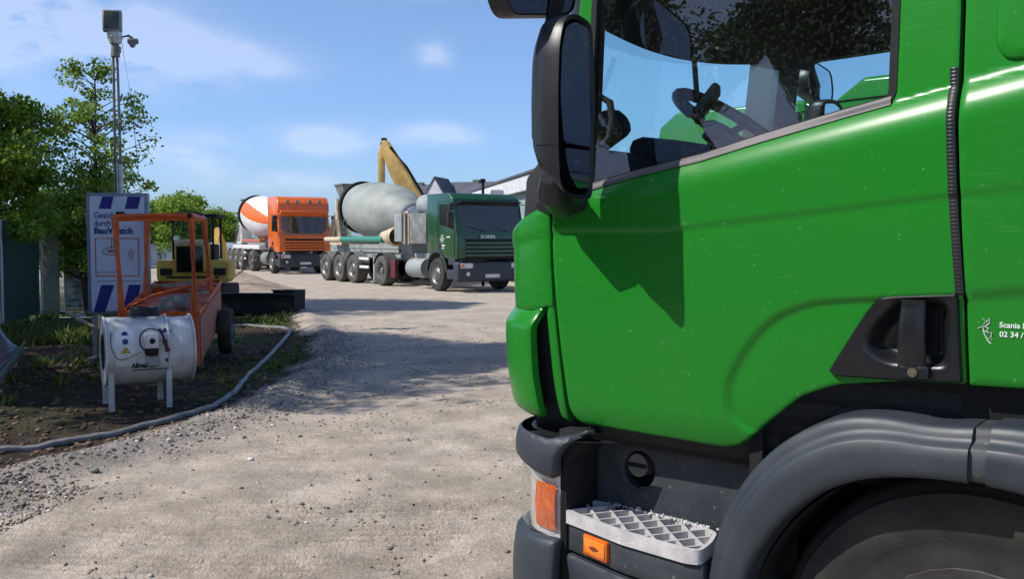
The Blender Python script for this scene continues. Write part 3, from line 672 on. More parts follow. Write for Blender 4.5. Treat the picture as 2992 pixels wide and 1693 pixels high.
mo = mk.build('side_marker', M['amber'], TRUCK)
mk = MB(); mk.rbox(c + Vector((0, -.008, 0)), (.100, .010, .048), .004, rz=az_); mk.build('lens', mat('amber_inner', (.95, .25, .02), .1, coat=1), mo)
mk = MB(); mk.rbox(c + Vector((-.002, -.0135, 0)), (.045, .004, .006), .0015, rz=az_); mk.rbox(c + Vector((-.002, -.0135, 0)), (.022, .004, .014), .0015, rz=az_); mk.build('emblem', mat('dark_amber', (.30, .05, .006), .4), mo)
# fender
FO = [(.52, .45), (.535, .60), (.553, .68), (.58, .81), (.61, .892), (.661, .98), (.728, 1.062), (.796, 1.121), (.878, 1.168), (.931, 1.188), (.982, 1.199), (1.057, 1.203), (1.129, 1.197), (1.19, 1.199), (1.25, 1.205)]
FI = [(.665, .45), (.672, .60), (.680, .69), (.700, .755), (.732, .813), (.77, .872), (.816, .927), (.896, .995), (.974, 1.034), (1.02, 1.050), (1.072, 1.062), (1.12, 1.069), (1.166, 1.074), (1.21, 1.076), (1.25, 1.076)]
FO = chaikin(chaikin(FO, 1, False), 1, False); FI = chaikin(chaikin(FI, 1, False), 1, False)
def fender(FO, FI, name, m):
    f = MB(); sec = []; N = len(FO)
    for (a, b), (c, d) in zip(FO, FI):
        L = lambda t: (a + (c - a) * t, b + (d - b) * t)
        row = []
        for t, w in ((-.06, -.30), (-.03, -.06), (-.005, -.02), (.0, .0), (.04, .006), (.12, .012), (.18, .014), (.24, .017), (.30, .028), (.34, .040), (.39, .046), (.60, .048), (.80, .048), (.93, .044), (.99, .036), (1.0, .02), (1.0, -.05), (.97, -.30)):
            x, z = L(t); row.append(Vector((x, -w, z)))
        sec.append(row)
    k = len(sec[0]); f.add([v for r_ in sec for v in r_], [(i * k + j, i * k + j + 1, (i + 1) * k + j + 1, (i + 1) * k + j) for i in range(N - 1) for j in range(k - 1)])
    f.add(sec[0], [tuple(range(k))]); f.add(sec[-1], [tuple(range(k))])
    return f.build(name, m, TRUCK, ang=50)
fd = fender(FO, FI, 'fender', M['grey'])
FO2 = [(1.290, 1.212), (1.36, 1.215), (1.5, 1.205), (1.6, 1.18), (1.75, 1.10), (1.88, .98), (1.95, .80), (1.97, .6)]
FI2 = [(1.290, 1.076), (1.36, 1.072), (1.44, 1.055), (1.52, 1.02), (1.66, .93), (1.76, .82), (1.82, .7), (1.83, .6)]
fd2 = fender(chaikin(chaikin(FO2, 1, False), 1, False), chaikin(chaikin(FI2, 1, False), 1, False), 'fender', M['grey'])
jt = fender([(1.25, 1.203), (1.27, 1.204), (1.292, 1.206)], [(1.25, 1.079), (1.27, 1.079), (1.292, 1.078)], 'fender_joint', M['grey2']); jt.location = (0, .012, 0); jt.parent = fd2; jt.parent = TRUCK
# wheel-house liner
ln = MB()
pts = [(.60, .9), (.70, 1.05), (.80, 1.13), (.95, 1.24), (1.1, 1.27), (2.1, 1.30)]
ln.box((1.4, .24, 1.42), (1.9, .06, .62)); ln.sheet(lambda a, b: Vector((.60 + a * .6, .10 + b * .6, interp(.60 + a * .6, pts))), 14, 2)
ln.box((.70, .36, .92), (.05, .30, .5), ry=.0); ln.box((1.4, .70, .85), (1.5, .03, .9)); ln.sheet(lambda a, b: Vector((1.25 + .60 * math.cos(PI - a * PI), .05 + b * .6, .50 + .60 * math.sin(a * PI))), 24, 2)
ln.box((.645, .16, 1.05), (.04, .12, .36))
ln.build('wheel_house', M['blackm'], TRUCK)
def wheel(parent, x, y, z, r, w, sgn, name='wheel', near=False, tm=None, rm=None, front=True):
    """tyre and dished rim; sgn: outward direction along local y"""
    n = 96 if near else 32
    W_ = empty(name, (x, y, z)); W_.parent = parent
    q = w / 2
    k = .58
    prof = [(-q, r * k), (-q, r * (k + .12)), (-q - .015, r * .80), (-q - .005, r * .93), (-q + .03, r * .985), (-q + .06, r), (0, r * 1.004), (q - .06, r), (q - .03, r * .985), (q + .005, r * .93), (q + .015, r * .80), (q, r * (k + .12)), (q, r * k)]
    if near: prof = [(-q, r * k), (-q - .015, r * .80), (-q + .03, r * .985)] + [(-q + .05 + i * (w - .1) / 20, r * (1.0 - (.02 if i in (4, 5, 9, 10, 15, 16) else 0))) for i in range(21)] + [(q - .035, r * .985), (q - .028, r * .975), (q - .015, r * .955), (q - .012, r * .945), (q + .002, r * .93), (q + .004, r * .90), (q + .012, r * .86), (q + .011, r * .85), (q + .015, r * .80), (q + .013, r * .79), (q + .010, r * .72), (q + .006, r * .71), (q + .004, r * .65), (q - .005, r * k)]
    t = MB(); t.lathe(prof, (0, 0, 0), (0, sgn, 0), n); ty = t.build('tyre', tm or M['tyre'], W_)
    d = MB()
    if front: pr = [(q - .01, r * k), (q + .005, r * k), (q - .03, r * .52), (q - .05, r * .48), (q - .02, r * .34), (q + .01, r * .30), (q + .02, r * .20), (q + .05, r * .18), (q + .055, r * .05), (q + .055, 0)]
    else: pr = [(q - .01, r * k), (q + .005, r * k), (q - .05, r * .53), (q - .13, r * .50), (q - .15, r * .32), (q - .14, r * .22), (q - .04, r * .20), (q - .02, r * .16), (q - .02, 0)]
    d.lathe(pr, (0, 0, 0), (0, sgn, 0), 32)
    ri = d.build('rim', rm or M['rim'], W_)
    hb_ = MB()
    for i in range(10):
        a = i * 2 * PI / 10; rr = r * (.41 if front else .42); hh = (q - .034) if front else (q - .139)
        hb_.disc((math.cos(a) * rr, sgn * hh, math.sin(a) * rr), (0, sgn, 0), r * .055, 10, .006)
    hb_.build('vent_holes', M['blackm'], ri)
    bo = MB()
    for i in range(10):
        a = (i + .5) * 2 * PI / 10; bo.cyl((math.cos(a) * r * .27, sgn * ((q + .0) if front else q - .15), math.sin(a) * r * .27), (math.cos(a) * r * .27, sgn * ((q + .03) if front else q - .11), math.sin(a) * r * .27), .015, n=6)
    bo.build('wheel_nuts', M['chrome'], ri)
    return W_
wheel(TRUCK, 1.25, .235, .53, .53, .31, -1, near=True)
wheel(TRUCK, 1.25, 2.165, .53, .53, .31, 1)
ch = MB(); ch.box((3.2, 1.2, .85), (5.2, .9, .28)); ch.cyl((1.25, .4, .53), (1.25, 2.0, .53), .07); ch.build('chassis', M['frame'], TRUCK)

# ------------------------------------------------------------------ lorries farther off (local x = back from the bumper, y = across, z = up)
def cab_over(root, paint, side, H=3.06, L=1.96, high=False, wheel_x=1.32, lower=None, letters=None, plate=True, wt_=2.72):
    lower = lower or M['grey']
    wr = .60; cx = wheel_x
    arc = [(cx + wr * math.cos(a), .62 + wr * math.sin(a)) for a in [PI * i / 10 for i in range(1, 10)]]
    top = H
    prof = [(.03, 1.02), (.0, 1.1), (.0, 1.55), (.03, 1.83), (.10, 2.1), (.22, 2.66 if not high else 2.75)]
    prof += [(.30, H - .18), (.55, H)] if not high else [(.28, 2.85), (.12, 2.95), (.18, 3.30), (.42, H - .06), (.7, H)]
    prof += [(L, H), (L, 1.2)] + [(x, z) for x, z in arc if z > 1.02]
    prof += [(cx - wr, 1.02)]
    b = MB(); b.prism(prof, -1.22, 1.22, bev=.09, seg=3)
    if high: b.rbox((.10, 0, 2.86), (.34, 2.3, .16), .06, ry=.25)
    body_ = b.build('cab', paint, root, ang=40)
    # windscreen and side windows
    w = MB(); w.sheet(lambda a, c: Vector((.065 + c * (.125 if not high else .13) - .05 * math.sin(PI * a), -1.10 + 2.20 * a, 1.90 + c * (.78 if not high else .78))), 16, 6); w.build('windscreen', M['glassd'], body_)
    w = MB(); w.sheet(lambda a, c: Vector((.09 + c * (.125 if not high else .13) - .04 * math.sin(PI * a), -1.06 + 2.12 * a, 1.90 + c * .78)), 8, 3); w.build('cab_inside', M['interior'], body_)
    for sg in (-1, 1):
        y = sg * 1.224
        q = fillet([(.20, 1.92), (1.12, 2.10), (1.12, wt_), (.36, wt_)], .06)
        MB().prism(q, y - .003, y + .003).build('side_window', M['gloss_black'], body_)
        sm = MB()
        for pts in ([(.17, 1.1), (.15, 1.8), (.34, 2.78), (1.2, 2.8), (1.2, 1.35), (1.0, 1.26)],):
            sm.tube([(x, y * 1.0, z) for x, z in pts], .008, 4)
        sm.build('door_seam', M['blackm'], body_)
        hd = MB(); hd.rbox((1.08, y, 1.42), (.22, .03, .15), .01); hd.build('door_handle', M['black'], body_)
        m = MB(); m.rbox((.06, sg * 1.42, 2.22), (.12, .24, .48), .04); m.rbox((.0, sg * 1.40, 2.62), (.12, .24, .2), .04); m.tube([(.2, sg * 1.2, 1.95), (.1, sg * 1.34, 1.95), (.08, sg * 1.36, 2.7), (.2, sg * 1.2, 2.72)], .02, 6)
        m.build('mirror', M['black'], root)
        # front lower fender round the wheel and the step
        f = MB(); n0 = [(cx + wr * math.cos(a), .62 + wr * math.sin(a)) for a in [PI * i / 12 for i in range(0, 13)]]
        f.add([Vector((x, sg * yy, z)) for x, z in n0 for yy in (1.24, .9)] + [Vector((cx + (x - cx) * 1.13, sg * 1.235, .62 + (z - .62) * 1.13)) for x, z in n0] ,
              [(2 * i, 2 * i + 1, 2 * i + 3, 2 * i + 2) for i in range(12)] + [(2 * i, 2 * i + 2, 26 + i + 1, 26 + i) for i in range(12)])
        f.build('fender', lower, root)
        st_ = MB(); st_.rbox((.42, sg * 1.13, .55), (.5, .2, .3), .03); st_.rbox((.42, sg * 1.1, .95), (.44, .2, .22), .03); st_.build('step', lower, root)
        wheel(root, cx, sg * 1.08, .52, .52, .3, sg, tm=M['tyre'], rm=M['rim'])
        h = MB(); h.rbox((.0, sg * .92, .82), (.12, .46, .17), .03); h.build('headlight', M['white'] if False else M['lens'], root)
        h = MB(); h.rbox((-.055, sg * 1.07, .83), (.03, .10, .10), .01); h.build('indicator', M['amber'], root)
        h = MB(); h.cyl((-.075, sg * .88, .57), (-.02, sg * .88, .57), .065, n=16); h.build('fog_lamp', M['lens'], root)
    lo = MB(); lo.rbox((.12, 0, .63), (.34, 2.46, .62), .07, seg=3); lo.build('bumper', lower, root)
    g = MB()
    for k in range(4): g.rbox((-.006 + .004 * k, 0, 1.14 + k * .125), (.05, 1.9 - .0 * k, .085), .012)
    g.build('grille_slats', paint, root)
    g = MB(); g.box((.01, 0, 1.33), (.03, 1.86, .62)); g.build('grille', M['blackm'], root)
    v = MB(); v.rbox((.10, 0, 2.74), (.22, 2.2, .05), .02, ry=.5); v.build('sun_visor', M['gloss_black'] if not high else paint, root)
    ww = MB()
    for y in (-.55, .25): ww.tube([(.02, y, 1.88), (.04, y + .55, 2.02)], .012, 5)
    ww.build('wiper', M['blackm'], root)
    if plate:
        p = MB(); p.box((-.056, 0, .50), (.01, .52, .11)); p.build('number_plate', M['white'], root)
    if letters:
        l = MB(); text_mb(l, letters, .15, Matrix(((0, 0, -1, -.035), (-1, 0, 0, .42), (0, 1, 0, 1.66), (0, 0, 0, 1))), .004, .004); l.build('front_lettering', M['letter'], root)
    return body_

def mixer_lorry(root, paint, drum_stripe, drum_m, fr, wheels, side=1, high=False, H=3.06, grey_kit=True, letters=None, zoff=0, dx=1.25):
    cab_over(root, paint, side, H, high=high, letters=letters)
    c = MB(); c.box((6.4, 0, 1.02), (10.6, .85, .26)); c.box((8.6, 0, 1.22), (6.2, .95, .14)); 
    for y in (-.45, .45): c.box((8.4, y, 1.36), (6.4, .10, .16))
    c.box((11.3, 0, .75), (.10, 2.2, .12)); c.box((11.25, 0, .95), (.08, .1, .5)); c.build('chassis', fr, root)
    for x in wheels:
        for sg in (-1, 1):
            wheel(root, x, sg * 1.02, .53, .53, .42, sg, tm=M['tyred'], front=(x != wheels[0]))
    # mud wings
    for x in wheels:
        for sg in (-1, 1):
            f = MB(); f.sheet(lambda a, b: Vector((x + .62 * math.cos(PI * (.12 + .76 * a)), sg * (.8 + .44 * b), .53 + .62 * math.sin(PI * (.12 + .76 * a)))), 12, 1); f.build('mudguard', M['frame'] if x != wheels[0] else M['tyred'], root)
    for sg in (-1, 1):
        f = MB(); f.cyl((2.45, sg * .88, .68), (3.55, sg * .88, .68), .32, n=20); f.build('fuel_tank', M['light_grey'] if not high else M['frame'], root)
        f = MB(); f.rbox((6.45, sg * .95, .55), (.12, .12, .9), .02); f.box((6.45, sg * .95, .1), (.3, .3, .04)); f.build('support_leg', fr, root)
        f = MB(); f.rbox((7.0, sg * 1.15, .62), (.9, .05, .10), .02); f.rbox((7.0, sg * 1.15, .92), (.9, .05, .10), .02); f.build('side_guard', M['white'], root)
    # drum
    ax = Vector((.992, 0, .115)); c0 = Vector((3.95 + dx, 0, 2.36 + zoff))
    prof = [(0, .30), (.05, .55), (.5, .78), (1.2, .98), (2.0, 1.09), (2.8, 1.10), (3.7, 1.06), (4.6, .93), (5.3, .74), (5.6, .60), (5.7, .45)]
    fine = []
    for (a, b), (a2, b2) in zip(prof, prof[1:]):
        pass
    prof = [(p * .94, q) for p, q in prof]
    PX = [p[0] for p in prof]; PY = [p[1] for p in prof]
    def cr(i, t):
        g4 = lambda A: [A[max(0, min(len(A) - 1, i + q))] for q in (-1, 0, 1, 2)]
        f4 = lambda A: .5 * (2 * A[1] + (A[2] - A[0]) * t + (2 * A[0] - 5 * A[1] + 4 * A[2] - A[3]) * t * t + (3 * A[1] - A[0] - 3 * A[2] + A[3]) * t ** 3)
        return (f4(g4(PX)), f4(g4(PY)))
    fine = [cr(i, k / 8) for i in range(len(prof) - 1) for k in range(8)] + [prof[-1]]
    d = MB(); d.lathe(fine, c0, ax, 144, stripe=drum_stripe); d.build('drum', drum_m, root)
    cpd = MB(); cpd.lathe([(-.06, 0), (-.06, .30), (.02, .50), (.10, .60)], c0, ax, 32); cpd.build('drum_cap', M['white'], root)
    lad = MB()
    for xx in (8.75, 9.05): lad.tube([(xx, 1.15, .9), (xx, 1.05, 2.4)], .018, 5)
    for zz in range(7): lad.tube([(8.75, 1.14 - zz * .015, 1.0 + zz * .22), (9.05, 1.14 - zz * .015, 1.0 + zz * .22)], .014, 5)
    lad.build('ladder', M['galv'], root)
    for xx in (4.4, 6.9, 7.5, 9.9):
        mk_ = MB(); mk_.rbox((xx, .50, 1.02), (.12, .04, .05), .008); mk_.build('side_marker', M['amber'], root)
    rr = MB(); rr.lathe([(4.30, .94), (4.30, 1.03), (4.48, 1.03), (4.48, .90)], c0, ax, 40); rr.build('drum_ring', M['blackm'], root)
    sp = MB()
    for sg in (-1, 1): sp.tube([(8.9, sg * .75, 1.4), (9.45, sg * .62, 2.4), (9.75, sg * .5, 3.25)], .07, 6); sp.tube([(9.9, sg * .75, 1.4), (9.5, sg * .62, 2.4)], .05, 6)
    sp.box((9.2, 0, 1.45), (1.2, 1.6, .1)); sp.build('drum_support', M['cream'] if not high else M['white'], root).location = (dx, 0, 0)
    f = MB(); f.prism([(3.2, 1.1), (3.2, 2.2), (3.5, 2.5), (4.0, 2.2), (4.0, 1.1)], -.5, .5, bev=.02); f.build('gearbox_support', fr, root).location = (dx, 0, 0)
    hp = MB(); hp.add([Vector(p) for p in ((9.3, -.45, 3.8), (10.1, -.45, 3.8), (10.1, .45, 3.8), (9.3, .45, 3.8), (9.4, -.3, 3.3), (9.9, -.3, 3.2), (9.9, .3, 3.2), (9.4, .3, 3.3))], [(0, 1, 5, 4), (1, 2, 6, 5), (2, 3, 7, 6), (3, 0, 4, 7)]); hp.box((9.7, 0, 3.82), (.9, .95, .05))
    hp.build('hopper', M['frame'], root, smooth=False).location = (dx, 0, 0)
    ct = MB(); ct.sheet(lambda a, b: Vector((10.2 + a * 1.0, .35 * math.cos(b * PI), 2.9 - a * 1.35 - .25 * math.sin(b * PI))), 4, 8); ct.build('discharge_chute', M['frame'] if not high else M['white'], root).location = (dx, 0, 0)

# green mixer lorry
GM = empty('mixer_lorry', (-.63, 29.58, 0), math.atan2(.84, -.545), 'dark green cement mixer lorry with a pale grey drum, nose partly hidden', 'lorry', 'cement mixer lorries parked across the yard')
mixer_lorry(GM, M['dark_green'], None, M['drum'], M['light_grey'], [5.41, 7.85, 9.15, 10.5], letters='SCANIA')
f = MB(); f.cyl((2.15, .35, 2.78), (3.7, .35, 2.78), .36, n=24); f.cyl((3.7, .35, 2.78), (3.78, .35, 2.78), .2, n=16); f.build('water_tank', M['light_grey'], GM)
f = MB(); f.rbox((2.75, .5, 1.98), (1.2, 1.3, 1.0), .04); f.build('engine_box', M['frame'], GM)
f = MB(); f.rbox((4.1, .95, 2.02), (.55, .5, .95), .03); f.build('control_cabinet', M['light_grey'], GM)
f = MB()
for x in (3.42, 3.72): f.box((x, 1.12, 2.0), (.05, .05, 1.1))
f.box((3.57, 1.12, 2.53), (.35, .05, .05)); f.build('ladder_frame', M['cream'], GM)
f = MB(); f.cyl((5.3, 1.15, 1.62), (9.0, 1.15, 1.62), .12, .11, n=14); f.build('spare_chute', M['teal'], GM)
f = MB(); f.cyl((9.0, 1.15, 1.62), (10.6, 1.15, 1.62), .11, .09, n=14); f.build('chute_end', M['cream'], GM)
f = MB(); f.lathe([(0, .28), (.1, .34), (.5, .26), (1.0, .18), (1.0, 0)], (4.6, 1.0, 1.72), (1, 0, 0), 20); f.build('hose_drum', M['cream'], GM)
f = MB(); f.rbox((4.55, 1.12, .62), (.35, .12, .62), .02); f.build('rear_marker_plate', M['maroon'], GM)
f = MB(); f.rbox((.28, -.35, 3.1), (.12, .5, .16), .03); f.build('roof_sign', M['white'], GM)
f = MB(); yy = 1.226
for x, z, r in ((.95, 1.72, .07), (.86, 1.64, .06), (1.02, 1.62, .06), (.94, 1.56, .07)): f.tube([(x + r * math.cos(t * .7), yy, z + r * .5 * math.sin(t * .7)) for t in range(9)], .012, 4)
f.box((.93, yy, 1.44), (.32, .004, .05)); f.box((.93, yy, 1.36), (.24, .004, .03)); f.box((.55, yy, 1.70), (.22, .004, .04)); f.build('door_emblem', M['letter'], GM)

# orange mixer lorry
OM = empty('mixer_lorry', (-9.65, 44.6, 0), math.atan2(.873, -.488), 'orange cement mixer lorry with an orange and white striped drum, tall sleeper cab', 'lorry', 'cement mixer lorries parked across the yard')
mixer_lorry(OM, M['orange_paint'], lambda a, t: 1 if ((t + .10 * a + .06) * 4) % 1 < .40 and .08 < a < .93 else 0, [M['drumw'], M['drumo']], M['light_grey'], [5.2, 7.4, 8.6, 9.8], high=True, H=3.62, zoff=.12, dx=.35)
f = MB(); f.rbox((5.6, 1.0, 1.55), (3.6, .3, .16), .04); f.build('spare_chute', M['cartp'], OM)
f = MB(); f.rbox((6.6, 1.0, 1.22), (5.6, .35, .22), .03); f.build('side_rail', M['white'], OM)

for y in (-.75, -.3, .3, .75):
    f = MB(); f.cyl((.12, y, 3.36), (.20, y, 3.36), .08, n=12); f.rbox((.2, y, 3.30), (.05, .1, .1), .01); f.build('roof_lamp', M['frame'], OM)
f = MB(); f.box((-.03, 0, 1.86), (.03, 2.0, .05)); f.build('front_rail', M['frame'], OM)
# second bright green truck, seen through the near cab's windows
BT = empty('truck', (3.22, 9.08, 0), -R(41), 'bright green truck glimpsed through the far side window of the near cab', 'truck')
cab_over(BT, M['paint'], -1, H=2.96, L=2.3, wt_=2.42)
f = MB(); f.box((4.2, 0, 1.0), (4.6, .9, .26)); f.build('chassis', M['frame'], BT)
for sg in (-1, 1): wheel(BT, 5.2, sg * 1.02, .53, .53, .42, sg, front=False)

CT = empty('truck', (2.49, 13.64, 0), -R(41), 'farthest bright green truck, its roof glimpsed through the windscreen above the dashboard', 'truck')
cab_over(CT, M['paint'], -1, H=3.27, L=2.3, wt_=2.5)
f = MB(); f.box((4.2, 0, 1.0), (4.6, .9, .26)); f.build('chassis', M['frame'], CT)
for sg in (-1, 1): wheel(CT, 5.2, sg * 1.02, .53, .53, .42, sg, front=False)

# ------------------------------------------------------------------ value noise for the ground
rng = np.random.RandomState(7)
PER = rng.rand(256, 256)
def vnoise(x, y):
    xi = np.floor(x).astype(int); yi = np.floor(y).astype(int); fx = x - xi; fy = y - yi
    fx = fx * fx * (3 - 2 * fx); fy = fy * fy * (3 - 2 * fy); g_ = lambda a, b: PER[a & 255, b & 255]
    return (g_(xi, yi) * (1 - fx) + g_(xi + 1, yi) * fx) * (1 - fy) + (g_(xi, yi + 1) * (1 - fx) + g_(xi + 1, yi + 1) * fx) * fy
def fbm(x, y, o=4):
    t = 0; a = .5
    for i in range(o): t = t + a * vnoise(x * 2 ** i + 17 * i, y * 2 ** i + 31 * i); a *= .5
    return t
EDGE = np.array([(2, -6.6), (4.5, -4.6), (6.37, -3.62), (6.76, -3.42), (7.27, -3.2), (7.93, -2.98), (8.74, -2.81), (9.6, -2.61), (11.26, -2.60), (13.6, -2.77), (15.8, -3.22), (20.8, -4.75), (22.5, -5.3), (26, -8.2), (32, -12), (60, -30), (3000, -60)])
def edge_x(y): return np.interp(y, EDGE[:, 0], EDGE[:, 1])
def soil_amt(x, y):
    e = edge_x(y) + .38 * (fbm(x * 2.2, y * 2.2) - .5) * 2 + .5 * (fbm(x * .5 + 9, y * .5) - .5)
    t = np.clip((e - x + .12) / .30, 0, 1); return t * t * (3 - 2 * t)
def height(x, y):
    near = np.clip((40 - y) / 20, 0, 1)
    h = .06 * (fbm(x * .45, y * .45) - .5) + .034 * (fbm(x * 2.1 + 5, y * 2.1) - .5) + .013 * (fbm(x * 9, y * 9, 3) - .5) + .006 * (vnoise(x * 31, y * 31) - .5)
    e = edge_x(y) - x
    h = h + .085 * np.exp(-((e + .22) / .24) ** 2) * (.5 + fbm(x * 3, y * 3)) * (y < 24) - .05 * np.clip(e / .6, 0, 1) * (y < 26)
    h = h + .03 * soil_amt(x, y) * (fbm(x * 5 + 3, y * 5) - .4)
    # tyre tracks sweeping round the truck
    r_ = np.hypot(x + 1.2, y - 14.5)
    for rc in (9.75, 9.25, 8.75, 7.3, 6.8):
        band = np.exp(-((r_ - rc) / .17) ** 4); h = h + band * (-.018 + .024 * np.sin(r_ * 2 * PI / .09)) * np.clip((fbm(x * 1.5, y * 1.5) - .30) * 6, .15, 1) * (y < 9.5)
    r_ = np.hypot(x - 14, y - 20); band = np.exp(-((r_ - 14.6) / .25) ** 4); h = h + band * (-.012 + .006 * np.sin(r_ * 2 * PI / .07)) * (y < 18)
    return h * near
ys = [-60, -30, -15, -8, -4, -1, 1.5, 3]; y = 3.6
while y < 60: ys.append(y); y += max(.012, .0026 * y * (1 + y / 14))
ys += [65, 75, 90, 120, 180, 300, 600, 1200, 2500]
xs = [-2500, -1000, -500, -200, -100, -60, -40, -28, -22, -18, -15, -13, -11.5, -10.4] + list(np.arange(-9.8, -5.2, .06)) + list(np.arange(-5.2, 1.6, .018)) + list(np.arange(1.6, 4, .12)) + [4.5, 5.5, 7, 9, 12, 16, 22, 30, 45, 70, 120, 250, 600, 1200, 2500]
X, Y = np.meshgrid(np.array(xs), np.array(ys)); Z = height(X, Y)
def raw_mesh(name, co, faces_flat, npf, m, parent=None, smooth_=True):
    me = bpy.data.meshes.new(name); nf = len(faces_flat) // npf
    me.vertices.add(len(co)); me.vertices.foreach_set('co', np.asarray(co, dtype=np.float32).ravel())
    me.loops.add(len(faces_flat)); me.loops.foreach_set('vertex_index', np.asarray(faces_flat, dtype=np.int32))
    me.polygons.add(nf); me.polygons.foreach_set('loop_start', np.arange(nf, dtype=np.int32) * npf)
    if smooth_: me.polygons.foreach_set('use_smooth', np.ones(nf, dtype=bool))
    me.update(calc_edges=True); me.validate()
    for x in (m if isinstance(m, list) else [m]): me.materials.append(x)
    o = bpy.data.objects.new(name, me); col.objects.link(o)
    if parent: o.parent = parent
    return o
nyy, nxx = X.shape
idx = np.arange(nyy * nxx).reshape(nyy, nxx)
fc = np.stack([idx[:-1, :-1], idx[:-1, 1:], idx[1:, 1:], idx[1:, :-1]], -1).reshape(-1)
gm = bpy.data.materials.new('sandy_ground'); gm.use_nodes = True
def ground_mat():
    nt = gm.node_tree; nd = nt.nodes; lk = nt.links; b = nd['Principled BSDF']; b.inputs['Roughness'].default_value = .95; b.inputs['Specular IOR Level'].default_value = .2
    at_ = nd.new('ShaderNodeVertexColor'); at_.layer_name = 'zone'; sp = nd.new('ShaderNodeSeparateColor'); lk.new(at_.outputs[0], sp.inputs[0])
    tc = nd.new('ShaderNodeTexCoord')
    def nz(s, d=6, r=.6):
        n = nd.new('ShaderNodeTexNoise'); n.inputs['Scale'].default_value = s; n.inputs['Detail'].default_value = d; n.inputs['Roughness'].default_value = r; lk.new(tc.outputs['Object'], n.inputs[0]); return n.outputs[0]
    def ramp(src, stops):
        r = nd.new('ShaderNodeValToRGB'); els = r.color_ramp.elements
        for i, (p, c) in enumerate(stops):
            e = els[i] if i < 2 else els.new(p)
            e.position = p; e.color = (*c, 1)
        lk.new(src, r.inputs[0]); return r.outputs[0]
    def mix(f, a, b_, mode='MIX'):
        m = nd.new('ShaderNodeMix'); m.data_type = 'RGBA'; m.blend_type = mode
        if isinstance(f, (int, float)): m.inputs[0].default_value = f
        else: lk.new(f, m.inputs[0])
        lk.new(a, m.inputs[6])
        if isinstance(b_, tuple): m.inputs[7].default_value = (*b_, 1)
        else: lk.new(b_, m.inputs[7])
        return m.outputs[2]
    sand = ramp(nz(.9, 8), [(.30, (.45, .385, .305)), (.70, (.56, .49, .41)), (.5, (.50, .43, .35))])
    fine = ramp(nz(45, 6, .75), [(.32, (.62, .59, .56)), (.60, (1.08, 1.08, 1.08))])
    sand = mix(.8, sand, fine, 'MULTIPLY')
    speck = ramp(nz(120, 2, .5), [(.60, (1, 1, 1)), (.68, (.42, .40, .39))]); sand = mix(.7, sand, speck, 'MULTIPLY')
    patch = ramp(nz(1.7, 7, .65), [(.48, (1, 1, 1)), (.62, (.78, .80, .84))]); sand = mix(.7, sand, patch, 'MULTIPLY')
    pits = ramp(nz(16, 5, .8), [(.58, (1, 1, 1)), (.68, (.62, .58, .54))]); sand = mix(.8, sand, pits, 'MULTIPLY')
    grav = ramp(nz(30, 5, .85), [(.3, (.10, .09, .085)), (.62, (.36, .33, .30))])
    soil = ramp(nz(5, 8, .7), [(.3, (.020, .015, .012)), (.68, (.085, .058, .040)), (.5, (.045, .032, .024))])
    grass = ramp(nz(30, 5, .7), [(.3, (.025, .05, .012)), (.7, (.07, .12, .03))])
    c = mix(sp.outputs[2], sand, grav); c = mix(sp.outputs[0], c, soil); c = mix(sp.outputs[1], c, grass)
    lk.new(c, b.inputs['Base Color'])
    bp = nd.new('ShaderNodeBump'); bp.inputs['Strength'].default_value = .9; bp.inputs['Distance'].default_value = .026
    ad = nd.new('ShaderNodeMath'); ad.operation = 'ADD'
    rough_ = nd.new('ShaderNodeMapRange'); rough_.inputs[1].default_value = .40; rough_.inputs[2].default_value = .66; rough_.inputs[3].default_value = .25; rough_.inputs[4].default_value = 1.25; lk.new(nz(2.1, 5, .6), rough_.inputs[0])
    mm = nd.new('ShaderNodeMath'); mm.operation = 'MULTIPLY'; lk.new(nz(48, 7, .8), mm.inputs[0]); lk.new(rough_.outputs[0], mm.inputs[1]); lk.new(mm.outputs[0], ad.inputs[0])
    v = nd.new('ShaderNodeTexVoronoi'); v.inputs['Scale'].default_value = 70; lk.new(tc.outputs['Object'], v.inputs[0])
    mu = nd.new('ShaderNodeMath'); mu.operation = 'MULTIPLY'; mu.inputs[1].default_value = -.22; lk.new(v.outputs['Distance'], mu.inputs[0]); lk.new(mu.outputs[0], ad.inputs[1])
    lk.new(ad.outputs[0], bp.inputs['Height']); lk.new(bp.outputs[0], b.inputs['Normal'])
ground_mat()
ground = raw_mesh('ground', np.stack([X, Y, Z], -1).reshape(-1, 3), fc, 4, gm); tag(ground, kind='structure')
S = soil_amt(X, Y)
e = edge_x(Y) - X
GR = .85 * np.exp(-((e + .22) / .34) ** 2) * np.clip((fbm(X * 2 + 2, Y * 2) - .33) * 4, 0, 1) * (Y < 24)
GR = np.maximum(GR, np.clip((-2.2 - X) / .8 - (Y - 4.6) * .45, 0, 1) * np.clip((fbm(X * 3, Y * 3) - .25) * 3, 0, 1))
GA = S * np.clip((fbm(X * .8 + 3, Y * .8 + 8) - .44) * 5, 0, 1) * np.clip((-3.0 - X) / 2, 0, 1) * np.clip((Y - 7) / 6, 0, 1)
GA = np.maximum(GA, S * np.exp(-((X + 3.15) / .5) ** 2 - ((Y - 13) / 2.2) ** 2) * .9)
rr0 = np.hypot(X + 1.2, Y - 14.5)
for rc in (9.75, 9.25, 8.75, 7.3, 6.8): GR = np.maximum(GR, .55 * np.exp(-((rr0 - rc) / .16) ** 4) * (np.sin(rr0 * 2 * PI / .09) < 0) * (Y < 9.5) * np.clip((fbm(X * 1.5, Y * 1.5) - .36) * 5, .1, 1))
far_ = np.clip((Y - 26) / 8, 0, 1); S = S * (1 - far_)
ca = ground.data.color_attributes.new('zone', 'FLOAT_COLOR', 'POINT')
ca.data.foreach_set('color', np.stack([S, GA, GR, np.ones_like(S)], -1).astype(np.float32).ravel())

